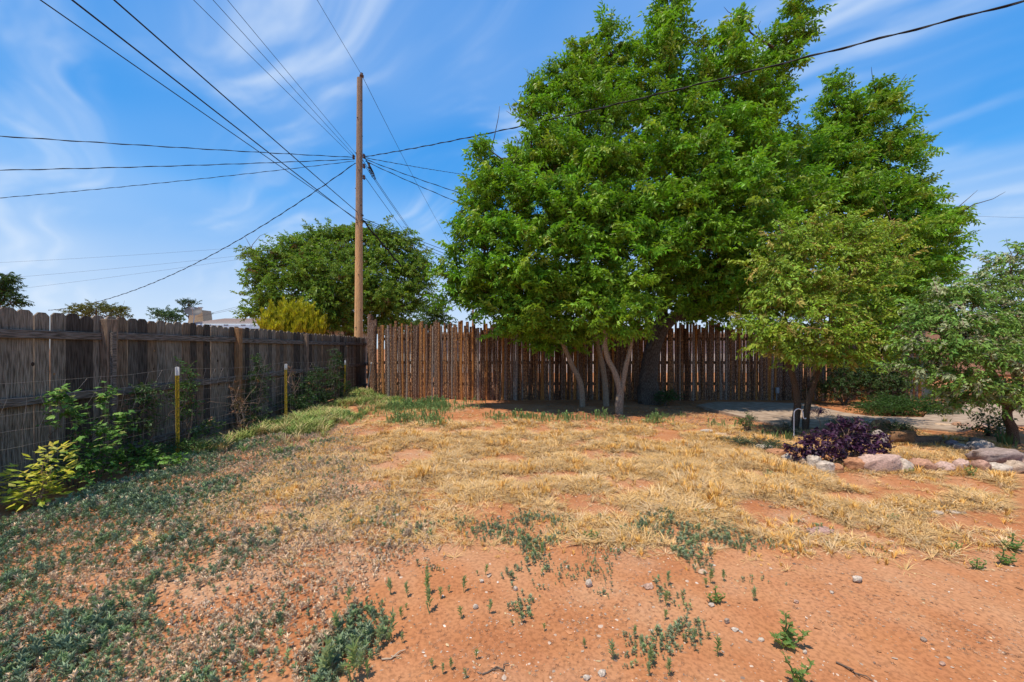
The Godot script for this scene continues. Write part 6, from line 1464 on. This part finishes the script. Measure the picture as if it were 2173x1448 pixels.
	for k in 3:
		var b := MB.new()
		var p := []
		var hh := [0.55, 0.25, 0.16][k] as float
		for j in 6:
			p.append(Vector3(cos(TAU * j / 6) * rr(0.6, 1.2), rr(-0.08, 0.08), sin(TAU * j / 6) * rr(0.45, 0.9)))
		for j in 6:
			b.face(p[j], p[(j + 1) % 6], Vector3(0.1, hh, 0), Vector3(0.1, hh, 0), Vector3.DOWN)
			b.face(p[j], p[(j + 1) % 6], Vector3(0, -hh * 0.4, 0), Vector3(0, -hh * 0.4, 0), Vector3.UP)
		fm.append(b.mesh(true))
	xf = [[], [], []]
	cs = [[], [], []]
	for i in 120000:
		var d := 1.35 + pow(rng.randf(), 1.6) * 9.0
		var x := rr(-1.4, 1.5) * d
		if x < -4.6 or x > 9 or (x > 4.6 and d > 7.4): continue
		if rng.randf() > dead_cover(x, d) * 0.85 + (0.15 if d < 3.6 else 0.06): continue
		var k := 0 if rng.randf() < 0.4 else (1 if rng.randf() < 0.5 else 2)
		var s := 0.0022 + 0.0050 * pow(rng.randf(), 2.2) + (0.006 if rng.randf() < 0.03 else 0.0)
		if k == 2: s *= 1.5
		s *= 0.8 + 0.12 * d
		xf[k].append(Transform3D((Basis(Vector3.UP, rr(0, TAU)) * Basis(Vector3.RIGHT, rr(-0.4, 0.4))).scaled(Vector3.ONE * s), Vector3(x, gh(x, -d) + s * 0.15, -d)))
		var t := rr(0.6, 1.15)
		var col := Color(0.55, 0.41, 0.30)
		var q := rng.randf()
		if q < 0.5: col = Color(0.46, 0.21, 0.095)
		elif q < 0.54: col = Color(0.66, 0.56, 0.46)
		elif q < 0.64: col = Color(0.22, 0.15, 0.11)
		elif q < 0.75: col = Color(0.55, 0.40, 0.22)
		cs[k].append(Color(col.r * t, col.g * t, col.b * t))
	for k in 3:
		tag(scatter(["gravel", "gravel", "leaf_litter"][k], fm[k], M.flake, self, xf[k], cs[k]), ["tiny rounded grit scattered over the orange soil", "flat pale stone chips scattered over the orange soil", "dry leaf scraps lying on the soil"][k], ["gravel", "gravel", "litter"][k], "", "stuff")
	# broken stalks and bark crumbs drifted over the bare sand
	var bm := MB.new()
	for k in 5:
		var q := Vector3(rr(-0.6, 0.6), 0, rr(-0.6, 0.6))
		var dir := Vector3(rr(-1, 1), rr(-0.1, 0.15), rr(-1, 1)).normalized() * rr(0.4, 1.1)
		bm.tube([q - dir * 0.5, q + dir * 0.5 + Vector3(0, 0.06, 0)], [0.05, 0.035], 3, Color.WHITE, false)
	var chaff := bm.mesh(true)
	xf = []
	cs = []
	for i in 16000:
		var d := 1.35 + pow(rng.randf(), 1.2) * 3.4
		var x := rr(-0.9, 1.4) * d
		if rng.randf() > clampf(0.10 + 1.5 * noise.get_noise_2d(x * 2.6 + 3, d * 2.6 + 700), 0.02, 0.8): continue
		var s := rr(0.006, 0.017)
		xf.append(Transform3D((Basis(Vector3.UP, rr(0, TAU)) * Basis(Vector3.RIGHT, rr(-0.15, 0.15))).scaled(Vector3.ONE * s), Vector3(x, gh(x, -d) + 0.002, -d)))
		var t := rr(0.6, 1.2)
		var col := [Color(0.34, 0.2, 0.12), Color(0.5, 0.37, 0.25), Color(0.16, 0.1, 0.07)][rng.randi() % 3] as Color
		cs.append(Color(col.r * t, col.g * t, col.b * t))
	tag(scatter("dry_debris", chaff, M.flake, self, xf, cs), "broken dry stalks and crumbs drifted over the bare sand", "debris", "", "stuff")
	# brown litter in the shade under the trees
	xf = []
	cs = []
	for i in 9000:
		var d := rr(7.4, 11.1)
		var x := rr(0.2, 5.0)
		if x < 0.8 + noise.get_noise_1d(d * 9) * 0.8: continue
		var s := rr(0.008, 0.02)
		xf.append(Transform3D((Basis(Vector3.UP, rr(0, TAU)) * Basis(Vector3.RIGHT, rr(-0.5, 0.5))).scaled(Vector3.ONE * s), Vector3(x, gh(x, -d) + 0.004, -d)))
		var t := rr(0.6, 1.2)
		cs.append(Color(0.28 * t, 0.17 * t, 0.10 * t))
	tag(scatter("leaf_litter", fm[2], M.flake, self, xf, cs), "brown leaf litter in the shade below the ash tree", "litter", "", "stuff")
	# low green weeds along the edge of the shade
	var wm := [sprig(12, 0.16, 0.045, 0.02, 0.1, 0.15, 0, 1.3, true), seedling_mesh(18, 0.17, 0.06, 0.018), seedling_mesh(14, 0.2, 0.06, 0.02)]
	xf = [[], [], []]
	cs = [[], [], []]
	for i in 12000:
		var x := rr(-3.4, 4.2)
		var d := rr(7.3, 10.6)
		var w := clampf(1.0 - absf(d - (8.1 + 0.25 * sin(x * 1.3))) / 0.75, 0, 1) * clampf(0.15 + 2.6 * noise.get_noise_2d(x * 2.4, d * 2.4), 0, 1)
		if x < -0.6: w = maxf(w, clampf(0.75 + noise.get_noise_2d(x * 2, d * 2) * 1.5, 0, 1) * clampf((d - 7.9 + (x + 3.4) * -0.35) * 0.8, 0, 1) * clampf((-0.4 - x) * 1.2, 0, 1))
		if rng.randf() > w: continue
		var k := i % 3
		var s := rr(0.35, 1.0) * (0.8 + 0.7 * noise.get_noise_2d(x * 5.0, d * 5.0))
		xf[k].append(Transform3D((Basis(Vector3.UP, rr(0, TAU)) * Basis(Vector3.RIGHT, rr(-0.3, 0.3))).scaled(Vector3.ONE * s), Vector3(x, gh(x, -d) + (0.05 * s if k == 0 else 0.0), -d)))
		var t := rr(0.75, 1.2)
		cs[k].append(Color(0.26 * t, 0.39 * t, 0.14 * t))
	for k in 3:
		tag(scatter("green_weeds", wm[k], M.weed, self, xf[k], cs[k]), ["spreading green weeds along the edge of the tree shade", "short upright green weeds along the edge of the tree shade", "taller leafy green weeds before the pole fence"][k], "weeds", "", "stuff")

func loose():
	# single seedlings on the bare sand in front
	var proto := []
	for k in 4: proto.append(seedling_mesh([26, 22, 30, 18][k], [0.10, 0.075, 0.12, 0.06][k], [0.042, 0.034, 0.045, 0.03][k], [0.0085, 0.008, 0.009, 0.0075][k]))
	var cols := solid_leaf("seedling_leaf", [[0.17, 0.245, 0.12], [0.21, 0.28, 0.16], [0.16, 0.25, 0.1]])
	for s in SEEDLINGS:
		var o := put("seedling", proto[s[3]], cols[rng.randi() % 3], self, Vector3(s[0], gh(s[0], s[1]), s[1]))
		o.scale = Vector3.ONE * s[2]
		o.rotation = Vector3(rr(-0.15, 0.15), rr(0, TAU), rr(-0.15, 0.15))
		tag(o, "small narrow-leaved seedling standing alone on bare orange sand", "weed", "single seedlings on the sand")
	var wv := leaf_variants(0.1, 0.045, 0.2, true)
	var wm := solid_leaf("weed_leaf", [[0.06, 0.15, 0.035], [0.08, 0.18, 0.045], [0.05, 0.12, 0.03]])
	for w in BIGWEEDS:
		var t := thing("leafy_weed", w[4], "weed", Vector3(w[0], gh(w[0], w[1]), w[1]))
		var h: float = w[2]
		for st in w[5]:
			var e := Vector3(st[0], st[1], st[2]) * h
			limb(t, Vector3(0, -0.02, 0), e, 0.006, 0.003, cols_green(), 0.05, 0.1, "stem", 0)
			var n := int(w[3])
			for i in n:
				var f := 0.12 + 0.88 * (i + 0.5) / n
				var a := i * 2.4 + rr(-0.3, 0.3)
				var o := put("leaf", wv[rng.randi() % 4], wm[rng.randi() % 3], t, e * f + Vector3.UP * 0.01)
				o.basis = (Basis(Vector3.UP, a) * Basis(Vector3.RIGHT, -0.25 - 0.75 * f * f)).scaled(Vector3.ONE * rr(0.5, 0.75) * (1.1 - 0.45 * f) * h / 0.2)
	for s in CHIPS:
		stone(s)
	for s in STICKS:
		var t := thing("stick", s[4], "stick", Vector3(s[0], gh(s[0], s[1]) + 0.004, s[1]), "", s[3])
		var m := MB.new()
		m.tube(curve(Vector3(-s[2] / 2, 0, 0), Vector3(s[2] / 2, 0.006, 0), 0.02, 0.25, 6), taper(6, 0.005, 0.0025), 6)
		if s[2] < 0.15: m.tube(curve(Vector3(-s[2] * 0.1, 0.001, 0), Vector3(s[2] * 0.25, 0.01, 0.03), 0.02, 0.2, 4), taper(4, 0.003, 0.0015), 5)
		put("branch", m.mesh(), M.dead_stem if s[5] else M.twig, t)

func cols_green() -> Material:
	if not M.has("weed_stem"): surf("weed_stem", lin(0.13, 0.2, 0.06), 0.7)
	return M.weed_stem
